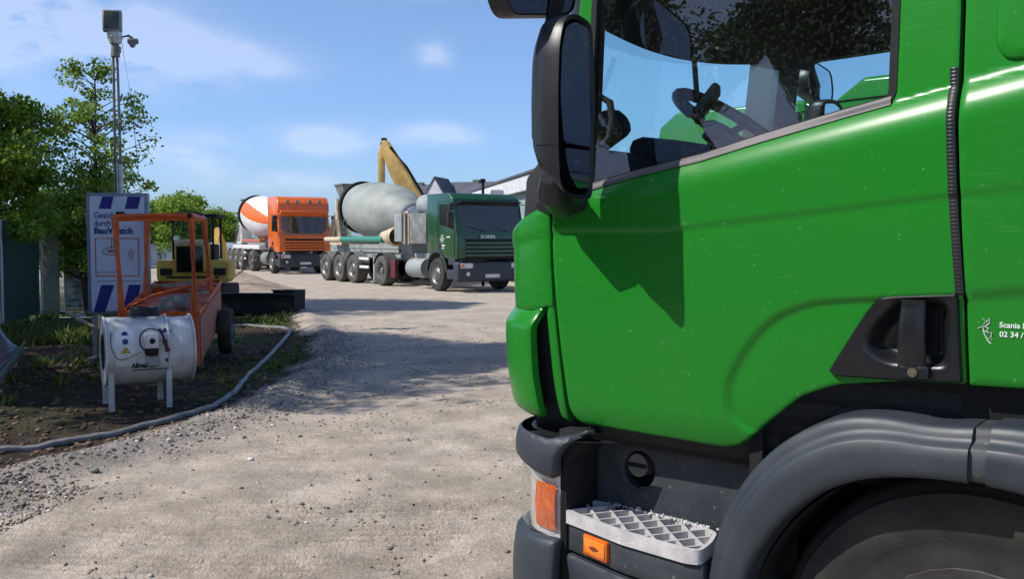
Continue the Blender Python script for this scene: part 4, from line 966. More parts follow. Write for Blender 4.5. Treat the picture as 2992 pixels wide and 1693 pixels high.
# loose stones
def icos():
    t = (1 + 5 ** .5) / 2; v = np.array([(-1, t, 0), (1, t, 0), (-1, -t, 0), (1, -t, 0), (0, -1, t), (0, 1, t), (0, -1, -t), (0, 1, -t), (t, 0, -1), (t, 0, 1), (-t, 0, -1), (-t, 0, 1)], float)
    f = np.array([(0, 11, 5), (0, 5, 1), (0, 1, 7), (0, 7, 10), (0, 10, 11), (1, 5, 9), (5, 11, 4), (11, 10, 2), (10, 7, 6), (7, 1, 8), (3, 9, 4), (3, 4, 2), (3, 2, 6), (3, 6, 8), (3, 8, 9), (4, 9, 5), (2, 4, 11), (6, 2, 10), (8, 6, 7), (9, 8, 1)])
    return v / np.linalg.norm(v[0]), f
IV, IF = icos()
def stones(name, px_, py_, sz, m):
    n = len(px_); r = np.random.RandomState(n)
    d = IV[None] * (1 + .35 * (r.rand(n, 12, 1) - .5)); sc3 = sz[:, None, None] * (np.array([1, .8, .55]) * (1 + .5 * (r.rand(n, 1, 3) - .5)))
    d = d * sc3; a = r.rand(n) * 2 * PI; c_, s_ = np.cos(a)[:, None], np.sin(a)[:, None]
    x = d[..., 0] * c_ - d[..., 1] * s_ + px_[:, None]; y = d[..., 0] * s_ + d[..., 1] * c_ + py_[:, None]
    z = d[..., 2] + (height(px_, py_) + sz * .15)[:, None]
    co = np.stack([x, y, z], -1).reshape(-1, 3); f = (IF[None] + (np.arange(n) * 12)[:, None, None]).reshape(-1)
    return raw_mesh(name, co, f, 3, m, smooth_=False)
def stone_mat(name, a, b_):
    m = bpy.data.materials.new(name); m.use_nodes = True; nd = m.node_tree.nodes; lk = m.node_tree.links
    g_ = nd.new('ShaderNodeNewGeometry'); r = nd.new('ShaderNodeValToRGB'); r.color_ramp.elements[0].color = (*a, 1); r.color_ramp.elements[1].color = (*b_, 1)
    for p_, c_ in ((.35, (.26, .21, .17)), (.6, (.30, .25, .20)), (.8, (.22, .21, .20)), (.94, (.36, .33, .30)), (.97, (.66, .64, .60))):
        if 'litter' in name: break
        e_ = r.color_ramp.elements.new(p_); e_.color = (*c_, 1)
    lk.new(g_.outputs['Random Per Island'], r.inputs[0]); lk.new(r.outputs[0], nd['Principled BSDF'].inputs[0]); nd['Principled BSDF'].inputs['Roughness'].default_value = .9; return m
r = np.random.RandomState(5)
# dense gravel along the soil edge and the lower left corner
yy = 4.4 + r.rand(9000) ** 1.4 * 12; xx = edge_x(yy) + .26 + r.randn(9000) * (.16 + .22 * r.rand(9000)) + .25 * (fbm(yy * 1.3, yy * 0) - .5)
sz = .005 + .020 * r.rand(9000) ** 5
xa = -3.6 + r.rand(9000) ** 1.0 * 2.2; ya = 4.3 + r.rand(9000) * 2.0; k = (xa < edge_x(ya) + 1.7 - (ya - 4.3) * .4) & (fbm(xa * 2, ya * 2) > .36)
xa, ya = xa[k], ya[k]; sa = .006 + .013 * r.rand(len(xa)) ** 2.5
stones('gravel', np.concatenate([xx, xa]), np.concatenate([yy, ya]), np.concatenate([sz, sa]), stone_mat('gravel_mix', (.085, .075, .07), (.44, .39, .35)))['kind'] = 'stuff'
# stones scattered over the sand, in loose clusters
xb = -4 + r.rand(30000) * 5.5; yb = 4.2 + r.rand(30000) ** 1.3 * 14; k = (fbm(xb * 1.6, yb * 1.6) > .575) | (r.rand(30000) < .10); k &= xb > edge_x(yb)
xb, yb = xb[k], yb[k]
stones('pebbles', xb, yb, .003 + .016 * r.rand(len(xb)) ** 5, stone_mat('pebble_mix', (.12, .10, .09), (.42, .37, .32)))['kind'] = 'stuff'
# lumps and leaf litter on the soil
xc = -8 + r.rand(9000) * 6; yc = 6 + r.rand(9000) * 13; k = xc < edge_x(yc) - .1; xc, yc = xc[k], yc[k]
stones('litter', xc, yc, .008 + .035 * r.rand(len(xc)) ** 3, stone_mat('litter_mix', (.03, .022, .016), (.20, .13, .075)))['kind'] = 'stuff'
for (px_, py_, s_, w_) in ((-2.93, 6.62, .045, 'pale angular rock at the soil edge'), (-1.95, 7.05, .035, 'small white rock lying alone on the sand')):
    o = stones('rock', np.array([px_]), np.array([py_]), np.array([s_]), M['white'] if 'white' in w_ else M['concrete']); tag(o, w_, 'rock', 'loose rocks on the sand')

# ------------------------------------------------------------------ trees
def tree_meshes(seed, H, cr, base, nclump, nleaf, leaf, spread=.55, trunk_r=.12, squash=1.0, lobes=None):
    rd = random.Random(seed); rs = np.random.RandomState(seed)
    tk = MB(); cz = (H + base) / 2; hz = (H - base) / 2 * squash
    lean = [(rd.uniform(-.15, .15), rd.uniform(-.15, .15)) for _ in range(6)]
    tp = [Vector((sum(l[0] for l in lean[:i]) * H * .06, sum(l[1] for l in lean[:i]) * H * .06, H * .92 * i / 6 - (.1 if i == 0 else 0))) for i in range(7)]
    tk.tube(tp, [trunk_r * (1 - .13 * i) for i in range(7)], 8)
    cl = []
    while len(cl) < nclump:
        p = Vector((rd.uniform(-1, 1), rd.uniform(-1, 1), rd.uniform(-1, 1)))
        if p.length > 1 or p.length < .25: continue
        k = .72 + .5 * noise.noise(Vector((p.x * 1.7 + seed, p.y * 1.7, p.z * 1.7)))
        if k < .5 or k > .97: continue
        prof = 1 - .45 * max(0, p.z)
        if math.hypot(p.x, p.y) * k * prof > .74: continue
        cl.append(Vector((p.x * cr * k * prof, p.y * cr * k * prof, cz + p.z * hz)))
    for c in cl:
        h = max(.15 * H, c.z - rd.uniform(.2, .5) * (Vector((c.x, c.y, 0)).length + .3)); i = min(5, int(h / (H * .92) * 6)); f = h / (H * .92) * 6 - i
        s = tp[i].lerp(tp[i + 1], min(1, max(0, f))); m_ = s.lerp(c, .5) + Vector((0, 0, .08 * (c - s).length))
        tk.tube([s, m_, c], [trunk_r * .32, trunk_r * .17, trunk_r * .05], 5)
    C = np.array([tuple(c) for c in cl]); per = nleaf // nclump
    w = rs.uniform(.4, 1.6, len(C)); cnt = (w / w.sum() * nleaf).astype(int)
    ctr = np.repeat(C, cnt, 0); n = len(ctr); dir_ = rs.randn(n, 3); dir_ /= np.linalg.norm(dir_, axis=1)[:, None]
    rad = (rs.rand(n, 1) ** .45) * np.repeat(spread * rs.uniform(.6, 1.3, len(C)), cnt)[:, None]
    pos = ctr + dir_ * rad * np.array([1, 1, .72])
    a = rs.randn(n, 3); a /= np.linalg.norm(a, axis=1)[:, None]; b = np.cross(a, rs.randn(n, 3)); b /= np.linalg.norm(b, axis=1)[:, None]
    L = leaf * rs.uniform(.6, 1.35, (n, 1)); up = np.array([0, 0, 1.])
    co = np.stack([pos - a * L * .5, pos + b * L * .30, pos + a * L * .5, pos - b * L * .30], 1).reshape(-1, 3)
    return tk, co, n
def tree(name, loc, args, leafm, label, group=None, rz=0, share=None):
    root = empty(name, loc, rz, label, 'tree', group)
    if share:
        for ch in share.children:
            c = ch.copy(); col.objects.link(c); c.parent = root
        return root
    tk, co, n = tree_meshes(**args); tk.build('trunk', M['bark'], root)
    raw_mesh('crown', co, np.arange(n * 4), 4, leafm, root, smooth_=False)
    return root
G1 = 'trees behind the site fence'
t0 = tree('leafy_tree', (-10.3, 17.8, 0), dict(seed=3, H=5.7, cr=2.6, base=1.1, nclump=90, nleaf=46000, leaf=.095, spread=.5), M['leafa'], 'dense dark green tree above the green fence screen', G1)
t1 = tree('leafy_tree', (-8.45, 19.6, 0), dict(seed=12, H=5.3, cr=2.0, base=1.6, nclump=80, nleaf=6400, leaf=.085, spread=.27, trunk_r=.06), M['leafb'], 'sparse slender tree with see-through crown behind the camera mast', G1)
t2 = tree('bushy_tree', (-9.6, 21.5, 0), dict(seed=21, H=3.3, cr=1.9, base=.5, nclump=60, nleaf=20000, leaf=.09, spread=.5), M['leafb'], 'low bright green bush over the grey fence screen', G1)
# tall trees beside the yard whose shade falls across the track
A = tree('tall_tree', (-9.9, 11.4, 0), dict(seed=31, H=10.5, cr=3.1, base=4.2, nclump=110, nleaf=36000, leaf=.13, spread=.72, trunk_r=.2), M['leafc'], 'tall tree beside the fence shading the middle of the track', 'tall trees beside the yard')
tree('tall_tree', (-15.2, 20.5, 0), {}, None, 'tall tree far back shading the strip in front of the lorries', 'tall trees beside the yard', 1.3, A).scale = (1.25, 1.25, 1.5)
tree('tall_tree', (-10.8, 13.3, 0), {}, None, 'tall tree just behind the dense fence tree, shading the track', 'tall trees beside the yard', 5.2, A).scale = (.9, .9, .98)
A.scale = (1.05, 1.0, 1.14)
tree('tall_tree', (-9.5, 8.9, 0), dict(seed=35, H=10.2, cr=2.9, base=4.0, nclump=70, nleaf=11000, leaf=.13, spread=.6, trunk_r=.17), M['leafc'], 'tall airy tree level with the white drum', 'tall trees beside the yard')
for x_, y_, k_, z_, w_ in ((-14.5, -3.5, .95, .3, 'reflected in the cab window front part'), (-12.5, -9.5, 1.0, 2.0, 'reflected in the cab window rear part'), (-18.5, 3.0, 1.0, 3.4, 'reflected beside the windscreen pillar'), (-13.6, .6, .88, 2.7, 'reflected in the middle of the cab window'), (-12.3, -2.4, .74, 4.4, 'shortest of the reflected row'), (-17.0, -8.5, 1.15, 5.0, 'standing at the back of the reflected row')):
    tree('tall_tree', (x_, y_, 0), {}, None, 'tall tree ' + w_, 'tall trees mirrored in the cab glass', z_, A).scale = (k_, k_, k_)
# hedge trees far behind
B = None
bt_ = [(-22.5, 54, 1.0), (-19.6, 55, 1.12), (-17.4, 57, .95), (-25.5, 53, 1.25), (-29, 52, 1.3), (-33, 50, 1.4), (-15.0, 60, .8), (-20.9, 60, 1.25), (-11.5, 62, .7), (-37, 50, 1.5)]
bl_ = ['behind the yellow excavator', 'between the excavator and the striped drum', 'behind the striped mixer drum', 'over the mast tree', 'far left over the fence', 'left end of the row', 'behind the orange cab', 'second row behind the excavator', 'behind the grey mixer drum', 'end of the row beyond the fence']
for (x_, y_, k_), w_ in zip(bt_, bl_):
    o = tree('hedge_tree', (x_, y_, 0), dict(seed=44, H=3.7, cr=2.2, base=.2, nclump=70, nleaf=16000, leaf=.16, spread=.6), M['leafa'], 'rounded green tree ' + w_, 'hedge trees at the end of the yard', rz=x_, share=B)
    o.scale = (k_, k_, k_); B = B or o
for (x_, y_, k_), w_ in zip([(-13.2, 2.5, 1.0), (-14.2, -.8, 1.15), (-12.8, -4.2, 1.05), (-11.6, -7.6, 1.1), (-9.2, -10.4, 1.2), (-15.5, -6.0, 1.4), (-12.4, -12.0, 1.45), (-16.6, 1.6, 1.35)],
        ['nearest the site fence', 'beside the tall pair', 'mirrored low in the cab window', 'mirrored under the window frame', 'mirrored in the rear cab side', 'tallest in the second row', 'at the back corner', 'behind the fence end']):
    o = tree('hedge_tree', (x_, y_, 0), {}, None, 'dense round hedge tree ' + w_, 'hedge trees mirrored in the cab side', rz=x_ * 2, share=B); o.scale = (k_ * 1.15, k_ * 1.15, k_ * 1.65)
# trees seen between and above things right of the lorries are houses, see below
# weeds
def tufts(name, pts, m, h=.16, n=26):
    rs = np.random.RandomState(len(pts)); co = []
    for (x, y, k) in pts:
        z = float(height(np.array([x]), np.array([y]))[0])
        for _ in range(int(n * k)):
            a = rs.rand() * 2 * PI; d = rs.rand() * .16 * k; bx, by = x + math.cos(a) * d, y + math.sin(a) * d; L = h * k * rs.uniform(.4, 1.3); w = rs.uniform(.008, .03)
            tx, ty = rs.randn() * .4 * L, rs.randn() * .4 * L; px_, py_ = math.cos(a + 1.57) * w, math.sin(a + 1.57) * w
            co += [(bx - px_, by - py_, z), (bx + px_, by + py_, z), (bx + tx + px_ * .8, by + ty + py_ * .8, z + L * .7), (bx + tx * 1.4, by + ty * 1.4, z + L)]
    o = raw_mesh(name, np.array(co), np.arange(len(co)), 4, m, smooth_=False); tag(o, kind='stuff'); return o
rd = random.Random(9)
P_ = [(rd.uniform(-9.6, -6.0), rd.uniform(15.0, 19.5), rd.uniform(.5, 1.5)) for _ in range(260)] + [(rd.gauss(-3.15, .4), rd.gauss(13.0, 1.6), rd.uniform(.25, .55)) for _ in range(70)] + [(rd.gauss(-5.0, .4), rd.gauss(19.6, .5), rd.uniform(.4, .9)) for _ in range(30)] + [(rd.uniform(-7, -5.0), rd.uniform(9.5, 14.5), rd.uniform(.3, .9)) for _ in range(70)]
P_ = [p for p in P_ if p[0] < float(edge_x(p[1])) - .15]
tufts('weeds', P_, leafmat('weed_green', (.045, .085, .018), (.17, .20, .045)))

# ------------------------------------------------------------------ mast with lamps
ms = empty('camera_mast', (-6.62, 16.2, 0), 0, 'slim metal surveillance mast with floodlight and cameras rising behind the sign', 'mast')
b = MB(); b.cyl((0, 0, 0), (0, 0, 2.9), .055, n=14); b.build('lower_tube', M['galv'], ms)
b = MB(); b.cyl((.02, 0, 2.9), (.0, 0, 4.75), .022, n=10); b.cyl((-.075 + .0, 0, 2.2), (-.065, 0, 4.75), .022, n=10); b.box((-.03, 0, 2.95), (.16, .05, .05)); b.box((-.03, 0, 3.8), (.13, .04, .03)); b.build('upper_tubes', M['frame'], ms)
b = MB(); b.cyl((-.03, 0, 4.70), (-.03, 0, 4.93), .075, .06, n=16); b.rbox((.0, -.0, 4.82), (.11, .11, .12), .02); b.build('bracket', M['frame'], ms)
b = MB(); b.rbox((-.05, -.04, 5.28), (.30, .13, .36), .02, rz=.25, rx=-.1); fl = b.build('floodlight', M['light_grey'], ms)
b = MB(); b.rbox((-.035, -.115, 5.29), (.23, .02, .29), .005, rz=.25, rx=-.1); b.build('lens', mat('floodlight_lens', (.06, .075, .06), .2), fl)
b = MB(); b.lathe([(0, .02), (.02, .09), (.12, .13), (.2, .11), (.24, .05)], (-.03, 0, 4.90), (0, 0, 1), 18); b.rbox((-.02, -.05, 5.05), (.22, .12, .12), .03); b.build('camera_head', M['white'], ms)
b = MB(); b.tube([(.05, 0, 5.02), (.2, 0, 5.05), (.27, 0, 5.0)], .022, 8); b.rbox((.285, -.04, 4.95), (.18, .11, .09), .03, rz=.3); b.lathe([(0, .055), (.04, .055), (.08, .035), (.09, 0)], (.28, -.05, 4.93), (0, 0, -1), 14); b.build('dome_camera', M['frame'], ms)
b = MB(); b.tube([(.08, 0, 4.95), (.22, 0, 4.0), (.30, 0, 3.0), (.35, 0, 2.3)], .005, 5); b.build('cable', M['black'], ms)
b = MB(); b.rbox((.04, -.03, 3.6), (.05, .05, .06), .01); b.build('clamp', M['frame'], ms)

# ------------------------------------------------------------------ site sign
sn = empty('site_sign', (-5.36, 13.0, 0), R(8), 'tall white box sign with blue stripes and red picture behind the orange cart', 'sign')
SW, Z0, Z1 = .80, .62, 2.27
b = MB(); b.rbox((0, .06, (Z0 + Z1) / 2), (SW, .14, Z1 - Z0), .012); b.build('sign_box', M['signg'], sn)
b = MB(); b.box((.005, -.0135, (Z0 + Z1) / 2), (SW - .09, .006, Z1 - Z0 - .09)); fcp = b.build('sign_face', M['signw'], sn)
def spoly(pts, m, name, d=.004): 
    b = MB(); b.prism(pts, -.0165 - d, -.0165 + .001); return b.build(name, m, fcp)
sx = lambda px: (px - 296) / 75 * .395; szz = lambda py: Z1 - (py - 485) / 305 * (Z1 - Z0)
for q in ([(262, 494), (289, 494), (282, 525), (252, 525)], [(324, 494), (356, 494), (348, 525), (316, 525)], [(254, 716), (286, 716), (262, 784), (234, 784)], [(322, 716), (352, 716), (336, 784), (304, 784)]):
    spoly([(sx(a) - .0, szz(c)) for a, c in q], M['blue'], 'blue_stripe')
b = MB()
for t_, y_, w_, bo in (('Gesicherung', 548, .50, .002), ('durch', 568, .21, .002), ('BauWatch', 587, .50, .005)):
    text_mb(b, t_, .115, Matrix(((1, 0, 0, sx(240)), (0, 0, -1, -.018), (0, 1, 0, szz(y_)), (0, 0, 0, 1))), .002, bo, w_)
b.build('lettering', M['bluet'], fcp)
b = MB(); x0, x1, y0, y1 = sx(242), sx(348), szz(693), szz(599); T_ = .012
for c_, d_ in ((((x0 + x1) / 2, -.019, y0), (x1 - x0 + T_, .004, T_)), (((x0 + x1) / 2, -.019, y1), (x1 - x0 + T_, .004, T_)), ((x0, -.019, (y0 + y1) / 2), (T_, .0035, y1 - y0 - T_)), ((x1, -.019, (y0 + y1) / 2), (T_, .0035, y1 - y0 - T_))): b.box(c_, d_)
for k in range(2): b.box((x0 + .12 + .13 * k, -.019, y0 + .05), (.20 if k == 0 else .0 + .1, .003, .008))
for r_ in (.05, .085, .12): b.tube([(sx(318) + r_ * math.cos(t) * .7, -.020, szz(640) + r_ * math.sin(t)) for t in [(-.9 + 1.8 * i / 8) for i in range(9)]], .004, 4)
b.build('red_picture_frame', M['redl'], fcp)
b = MB(); kx, kz = sx(278), szz(632)
b.tube([(kx - .10, -.02, kz - .03), (kx - .09, -.02, kz + .03), (kx + .04, -.02, kz + .075), (kx + .11, -.02, kz + .0), (kx + .09, -.02, kz - .05), (kx - .10, -.02, kz - .03)], .006, 4); b.build('camera_drawing', M['frame'], fcp)
b = MB(); b.tube([(kx + .02, -.02, szz(602)), (kx + .02, -.02, kz + .02)], .006, 4); b.rbox((kx + .01, -.02, kz + .005), (.09, .004, .03), .001); b.build('camera_drawing_accent', M['redl'], fcp)
b = MB(); b.box((-.02, -.0185, szz(706)), (.62, .003, .006)); b.build('divider_line', M['frame'], fcp)
for x in (-.34, .30):
    b = MB(); b.box((x, .06, .31), (.05, .05, .66)); b.box((x, .06, .02), (.08, .5, .04)); b.build('leg', M['galv'], sn)

# ------------------------------------------------------------------ orange cart with cage
ct = empty('equipment_cart', (-4.30, 11.6, 0), R(10.5), 'rusty orange two-wheeled cart with an open cage frame, behind the white drum', 'cart')
W0, L0 = .46, 2.4
b = MB()
# hull: front at y=0, back at y=L0; open top, sloping keel
hv = [(-W0, 0, .08), (W0, 0, .08), (W0, 0, .72), (-W0, 0, .72), (-W0, L0, .50), (W0, L0, .50), (W0, L0, 1.0), (-W0, L0, 1.0), (W0, 1.3, .26), (-W0, 1.3, .26)]
b.add([Vector(v) for v in hv], [(0, 1, 2, 3), (4, 7, 6, 5), (0, 9, 8, 1), (9, 4, 5, 8), (0, 3, 7, 4, 9)])
b.add([Vector(v) for v in [(W0, 0, .08), (W0, 0, .72), (W0, L0, 1.0), (W0, L0, .50), (W0, 1.3, .26)]], [(0, 1, 2, 3, 4)])
i_ = .03; b.add([Vector((-W0 + i_, i_, .74)), Vector((W0 - i_, i_, .74)), Vector((W0 - i_, L0 - i_, .86)), Vector((-W0 + i_, L0 - i_, .86))], [(0, 1, 2, 3)])
b.build('hull', M['cart'], ct, smooth=False)
b = MB(); b.tube([(-W0, 0, .73), (W0, 0, .73), (W0, L0, 1.01), (-W0, L0, 1.01)], .028, 6, close=True); b.build('top_rim', M['cart'], ct)
b = MB(); b.prism([(.10, .14), (1.25, .32), (2.2, .47), (2.2, .92), (.10, .68)], W0 + .003, W0 + .012, axis='x'); b.build('side_plate', M['cartp'], ct)
for x, y, tx, ty in ((-.44, .05, -.47, -.05), (.42, .05, .40, -.02), (-.40, 1.35, -.36, 1.35), (.42, 1.55, .36, 1.45)):
    b = MB(); z0 = .73 + y * .1; b.tube([(x, y, z0), (tx, ty, 1.90)], .046, 4); b.build('cage_post', M['cart'], ct, smooth=False)
b = MB(); top = [(-.47, -.05, 1.90), (.40, -.02, 1.92), (.36, 1.45, 1.92), (-.36, 1.35, 1.92)]
b.tube(top, .045, 4, close=True); b.build('cage_top', M['cart'], ct, smooth=False)
b = MB(); b.rbox((.24, .9, 1.97), (.3, .35, .05), .02); b.rbox((.38, -.02, 1.93), (.06, .06, .06), .02); b.rbox((-.42, .0, 1.95), (.10, .10, .05), .02); b.build('cage_fittings', M['blackm'], ct)
b = MB(); b.tube([(.44, .0, .74), (.40, .5, .72), (.30, .6, 1.0)], .02, 5); b.tube([(-.40, .1, .80), (-.1, .2, .95), (.35, .3, 1.06), (.55, .8, 1.15)], .022, 5); b.build('brace', M['cart'], ct)
rr_ = random.Random(4)
for k in range(7):
    b = MB(); y = rr_.uniform(.3, 2.0); z = .80 + y * .09 + rr_.uniform(.0, .06); a = rr_.uniform(-.7, .9); x = rr_.uniform(-.2, .25)
    b.box((x, y, z), (rr_.uniform(.5, .75), .07, .03), rz=a, ry=rr_.uniform(-.12, .12)); o = b.build('loose_plank', M['wood'] if k % 2 else M['cartp']); o.parent = None
    o.location = ct.location; o.rotation_euler = ct.rotation_euler; tag(o, ['short grey plank lying across the back of the cart', 'pinkish board at the front of the cart', 'grey plank askew in the cart middle', 'pinkish board lowest in the cart', 'grey plank leaning on the right rim', 'pinkish board at the cart back', 'thin grey plank near the cage post'][k], 'plank', 'boards lying in the orange cart')
b = MB(); b.rbox((.12, .35, .80), (.34, .3, .22), .05); b.cyl((.16, .2, .86), (.3, .2, .86), .09, n=14); o = b.build('cable_reel', M['frame']); o.location = ct.location; o.rotation_euler = ct.rotation_euler; tag(o, 'grey motor unit inside the front of the orange cart', 'motor')
for sg in (1, -1):
    wheel(ct, sg * .58, 1.9, .33, .33, .16, 1 if sg > 0 else -1)
for ch_ in [c for c in ct.children if c.name.startswith('wheel')]: ch_.rotation_euler = (0, 0, -PI / 2)
b = MB(); b.cyl((-.5, 1.9, .33), (.5, 1.9, .33), .03); b.build('axle', M['frame'], ct); b = MB(); b.box((.3, .2, .06), (.06, .1, .14)); b.build('foot', M['frame'], ct); b = MB(); b.box((.43, .45, .10), (.05, .05, .20)); b.build('foot', M['frame'], ct)

# ------------------------------------------------------------------ white drum on legs
wt = empty('white_drum', (-3.66, 9.56, 0), R(29), 'scuffed white steel drum heater on four thin legs beside the orange cart', 'drum heater')
rT = .335; zc = .535
def face_pt(x, z, d=.0):
    dz = z - zc; return Vector((x, -math.sqrt(max(0, rT * rT - dz * dz)) - d, z))
b = MB(); rT = .335; zc = .535
b.lathe([(-.42, rT * .55), (-.42, rT * .98), (-.41, rT), (.14, rT), (.145, rT * .97), (.20, rT * .97), (.205, rT * .955), (.27, rT * .955), (.275, rT * .97), (.33, rT * .97), (.335, rT * .955), (.40, rT * .965), (.41, rT * .95), (.41, rT * .6)], (0, 0, zc), (1, 0, 0), 56); shell = b.build('drum_shell', M['tank'], wt)
for x in (-.40, .395): b = MB(); b.disc((x, 0, zc), (1, 0, 0), rT * .6, 24, .01); b.build('drum_end', M['blackm'], wt)
b = MB()
for x in (-.415, .155, .40):
    b = MB(); b.lathe([(-.008, rT), (-.008, rT + .014), (.008, rT + .014), (.008, rT)], (x, 0, zc), (1, 0, 0), 48); b.build('rim_band', M['tank'], shell)
for x in (-.38, .15):
    for y in (-.29, .26):
        b = MB(); b.box((x, y, .17), (.052, .018, .38), rx=.04 * (1 if y < 0 else -1)); b.box((x + .02, y + .012, .17), (.008, .04, .36)); b.build('leg', M['tank'], wt)
b = MB(); b.tube([face_pt(.15, z, .006) for z in (.30, .36, .44, .54, .64, .72, .80, .855)] + [Vector((.15, -.1, .9))], .012, 4); b.build('clamp_strap', M['tank'], wt)
b = MB(); b.rbox(face_pt(-.02, .66, .04), (.13, .12, .15), .015); b.cyl(face_pt(-.02, .66, .08), face_pt(-.02, .66, .125), .05, n=20); mt = b.build('burner_unit', M['white'], wt)
b = MB(); b.cyl(face_pt(-.02, .66, .125), face_pt(-.02, .66, .131), .027, n=18); b.rbox(face_pt(-.02, .555, .035), (.12, .10, .07), .015); b.build('burner_opening', M['blackm'], mt)
b = MB(); b.rbox(face_pt(.0, .46, .02), (.11, .05, .10), .01); b.box(face_pt(-.05, .48, .02), (.03, .05, .06)); b.build('valve_block', M['light_grey'], wt)
b = MB(); pts = [face_pt(.08 * 1.0, .74, .05), face_pt(-.02, .78, .07), face_pt(-.11, .74, .06), face_pt(-.13, .64, .05), face_pt(-.10, .58, .05), face_pt(-.06, .55, .06)]; b.tube(chaikin([tuple(p) for p in pts], 2, False), .007, 6)
b.tube(chaikin([tuple(face_pt(*q)) for q in ((-.37, .76, .012), (-.385, .62, .012), (-.35, .52, .012), (-.29, .47, .012), (-.12, .55, .03))], 2, False), .0035, 5); b.build('cable', M['black'], wt)
b = MB(); b.tube([face_pt(.07, .76, .04), face_pt(.09, .70, .07), face_pt(.105, .63, .07)], .014, 8); b.tube([face_pt(.10, .66, .07), face_pt(.125, .55, .07)], .028, 10); b.build('red_plug', mat('dark_red_plastic', (.10, .01, .015), .4), wt)
b = MB()
for k in range(4): b.tube([(-.03 + (.14 - .006 * k) * math.cos(t * PI / 10), -.02 + (.11) * math.sin(t * PI / 10), zc + rT + .02 + .022 * k + .005 * math.sin(t * 2 + k)) for t in range(20)], .014, 6, close=True)
b.build('coiled_cable', M['black'], wt)
b = MB(); s_ = [(x, z) for x, z in ((-.32, .76), (-.17, .76), (-.17, .42), (-.30, .42))]
b.sheet(lambda a, c: face_pt(-.335 + .17 * a, .42 + .35 * c, .0025), 2, 10); b.build('label_patch', M['white'], wt)
b = MB()
for z in (.725, .655): b.lathe([(0, .028), (.002, .028), (.002, 0)], face_pt(-.25, z, .004), (0, -1, .3), 16)
b.lathe([(0, .02), (.002, .02), (.002, 0)], face_pt(.13, .46, .004), (0, -1, 0), 12)
for z in (.745,): b.box(face_pt(.17 - .04, .735, .004), (.10, .004, .018)); b.add([face_pt(.10, .745, .004), face_pt(.16, .745, .004), face_pt(.13, .775, .004)], [(0, 1, 2)])
b.build('blue_symbols', M['bluet'], wt)
b = MB(); b.add([face_pt(-.30, .545, .005), face_pt(-.20, .545, .005), face_pt(-.25, .61, .005)], [(0, 1, 2)]); b.build('warning_triangle', mat('warning_yellow', (.55, .38, .05), .5), wt)
b = MB(); c_ = face_pt(-.20, .385, .008); text_mb(b, 'Allmaritim', .075, Matrix(((1, 0, 0, c_.x), (0, -.36, -1, c_.y), (0, .93, 0, c_.z + .01), (0, 0, 0, 1))), .001, .003, .24); b.box(face_pt(-.03, .372, .006), (.33, .004, .009)); b.build('lettering', M['blackm'], wt)
b = MB(); b.tube([(-.44, -.0, .72), (-.70, .2, .78), (-1.05, .55, .86 - .0)], [.016, .018, .028], 6); o = b.build('wooden_stick', M['wood']); o.location = wt.location; tag(o, 'pale wooden stick poking out left behind the white drum', 'stick')

# hose
hz = [(-5.2, 6.9), (-4.5, 7.25), (-4.05, 7.48), (-3.7, 7.73), (-3.4, 8.19), (-3.07, 8.74), (-2.93, 9.2), (-2.95, 10.0), (-3.18, 11.42), (-3.48, 13.6), (-3.78, 15.9), (-4.0, 17.2), (-4.3, 17.9), (-4.85, 18.3), (-5.5, 18.38), (-6.3, 18.2)]
hz = chaikin(chaikin(hz, 1, False), 1, False)
b = MB(); b.tube([(x, y, float(height(np.array([x]), np.array([y]))[0]) + .027) for x, y in hz], .032, 10); tag(b.build('hose', M['rubber']), 'thick grey rubber hose curving along the soil edge', 'hose')

# ------------------------------------------------------------------ fence on the left
def fence_panel(name, p0, p1, h, m, label, z0=.05, group='site fence panels', mesh_=True):
    p0 = Vector((*p0, 0)); p1 = Vector((*p1, 0)); L = (p1 - p0).length; rt = empty(name, p0, math.atan2(p1.y - p0.y, p1.x - p0.x), label, 'fence', group)
    for x in (0.02, L - .02):
        b = MB(); b.cyl((x, 0, 0), (x, 0, h + .03), .021, n=8); b.build('post', M['galv'], rt)
    b = MB(); b.tube([(0.02, 0, h), (L - .02, 0, h)], .02, 6); b.tube([(0.02, 0, z0 + .08), (L - .02, 0, z0 + .08)], .018, 6); b.build('rail', M['galv'], rt)
    if mesh_:
        b = MB()
        for k in range(1, int(L / .18)): b.cyl((k * .18, .01, z0 + .08), (k * .18, .01, h), .004, n=4, caps=False)
        for k in range(1, int(h / .3)): b.cyl((0, .01, z0 + k * .3), (L, .01, z0 + k * .3), .004, n=4, caps=False)
        b.build('wire_mesh', M['galv'], rt)
    if m:
        b = MB(); b.sheet(lambda a, c: Vector((.03 + a * (L - .06), .035 + .02 * math.sin(a * L * 7 + c * 2) + .012 * math.sin(a * L * 17 + c * 5), z0 + .04 + c * (h - z0 - .02) - .015 * abs(math.sin(a * L * 3)))), 40, 12); b.build('screen', m, rt)
    return rt
fence_panel('fence_panel', (-9.0, 14.6), (-9.25, 17.2), 2.0, M['screen'], 'wire fence panel with dark green screen, nearest one by the frame edge', mesh_=False)
fence_panel('fence_panel', (-9.25, 17.3), (-9.8, 19.9), 1.97, M['screen'], 'dark green screened fence panel beside the concrete slab', mesh_=False)
b = MB(); b.rbox((-10.02, 20.7, .95), (.36, .14, 1.90), .02, rz=.3); tag(b.build('concrete_slab', M['concrete']), 'upright mossy concrete slab between green screen and white banner', 'slab')
fence_panel('fence_panel', (-10.1, 21.5), (-9.7, 21.75), 1.62, M['banner'], 'pale fence panel with printed banner, speckled dark', mesh_=False)
fence_panel('fence_panel', (-9.75, 21.6), (-8.35, 22.0), 1.66, M['screeng'], 'grey screened fence panel behind the tall sign')
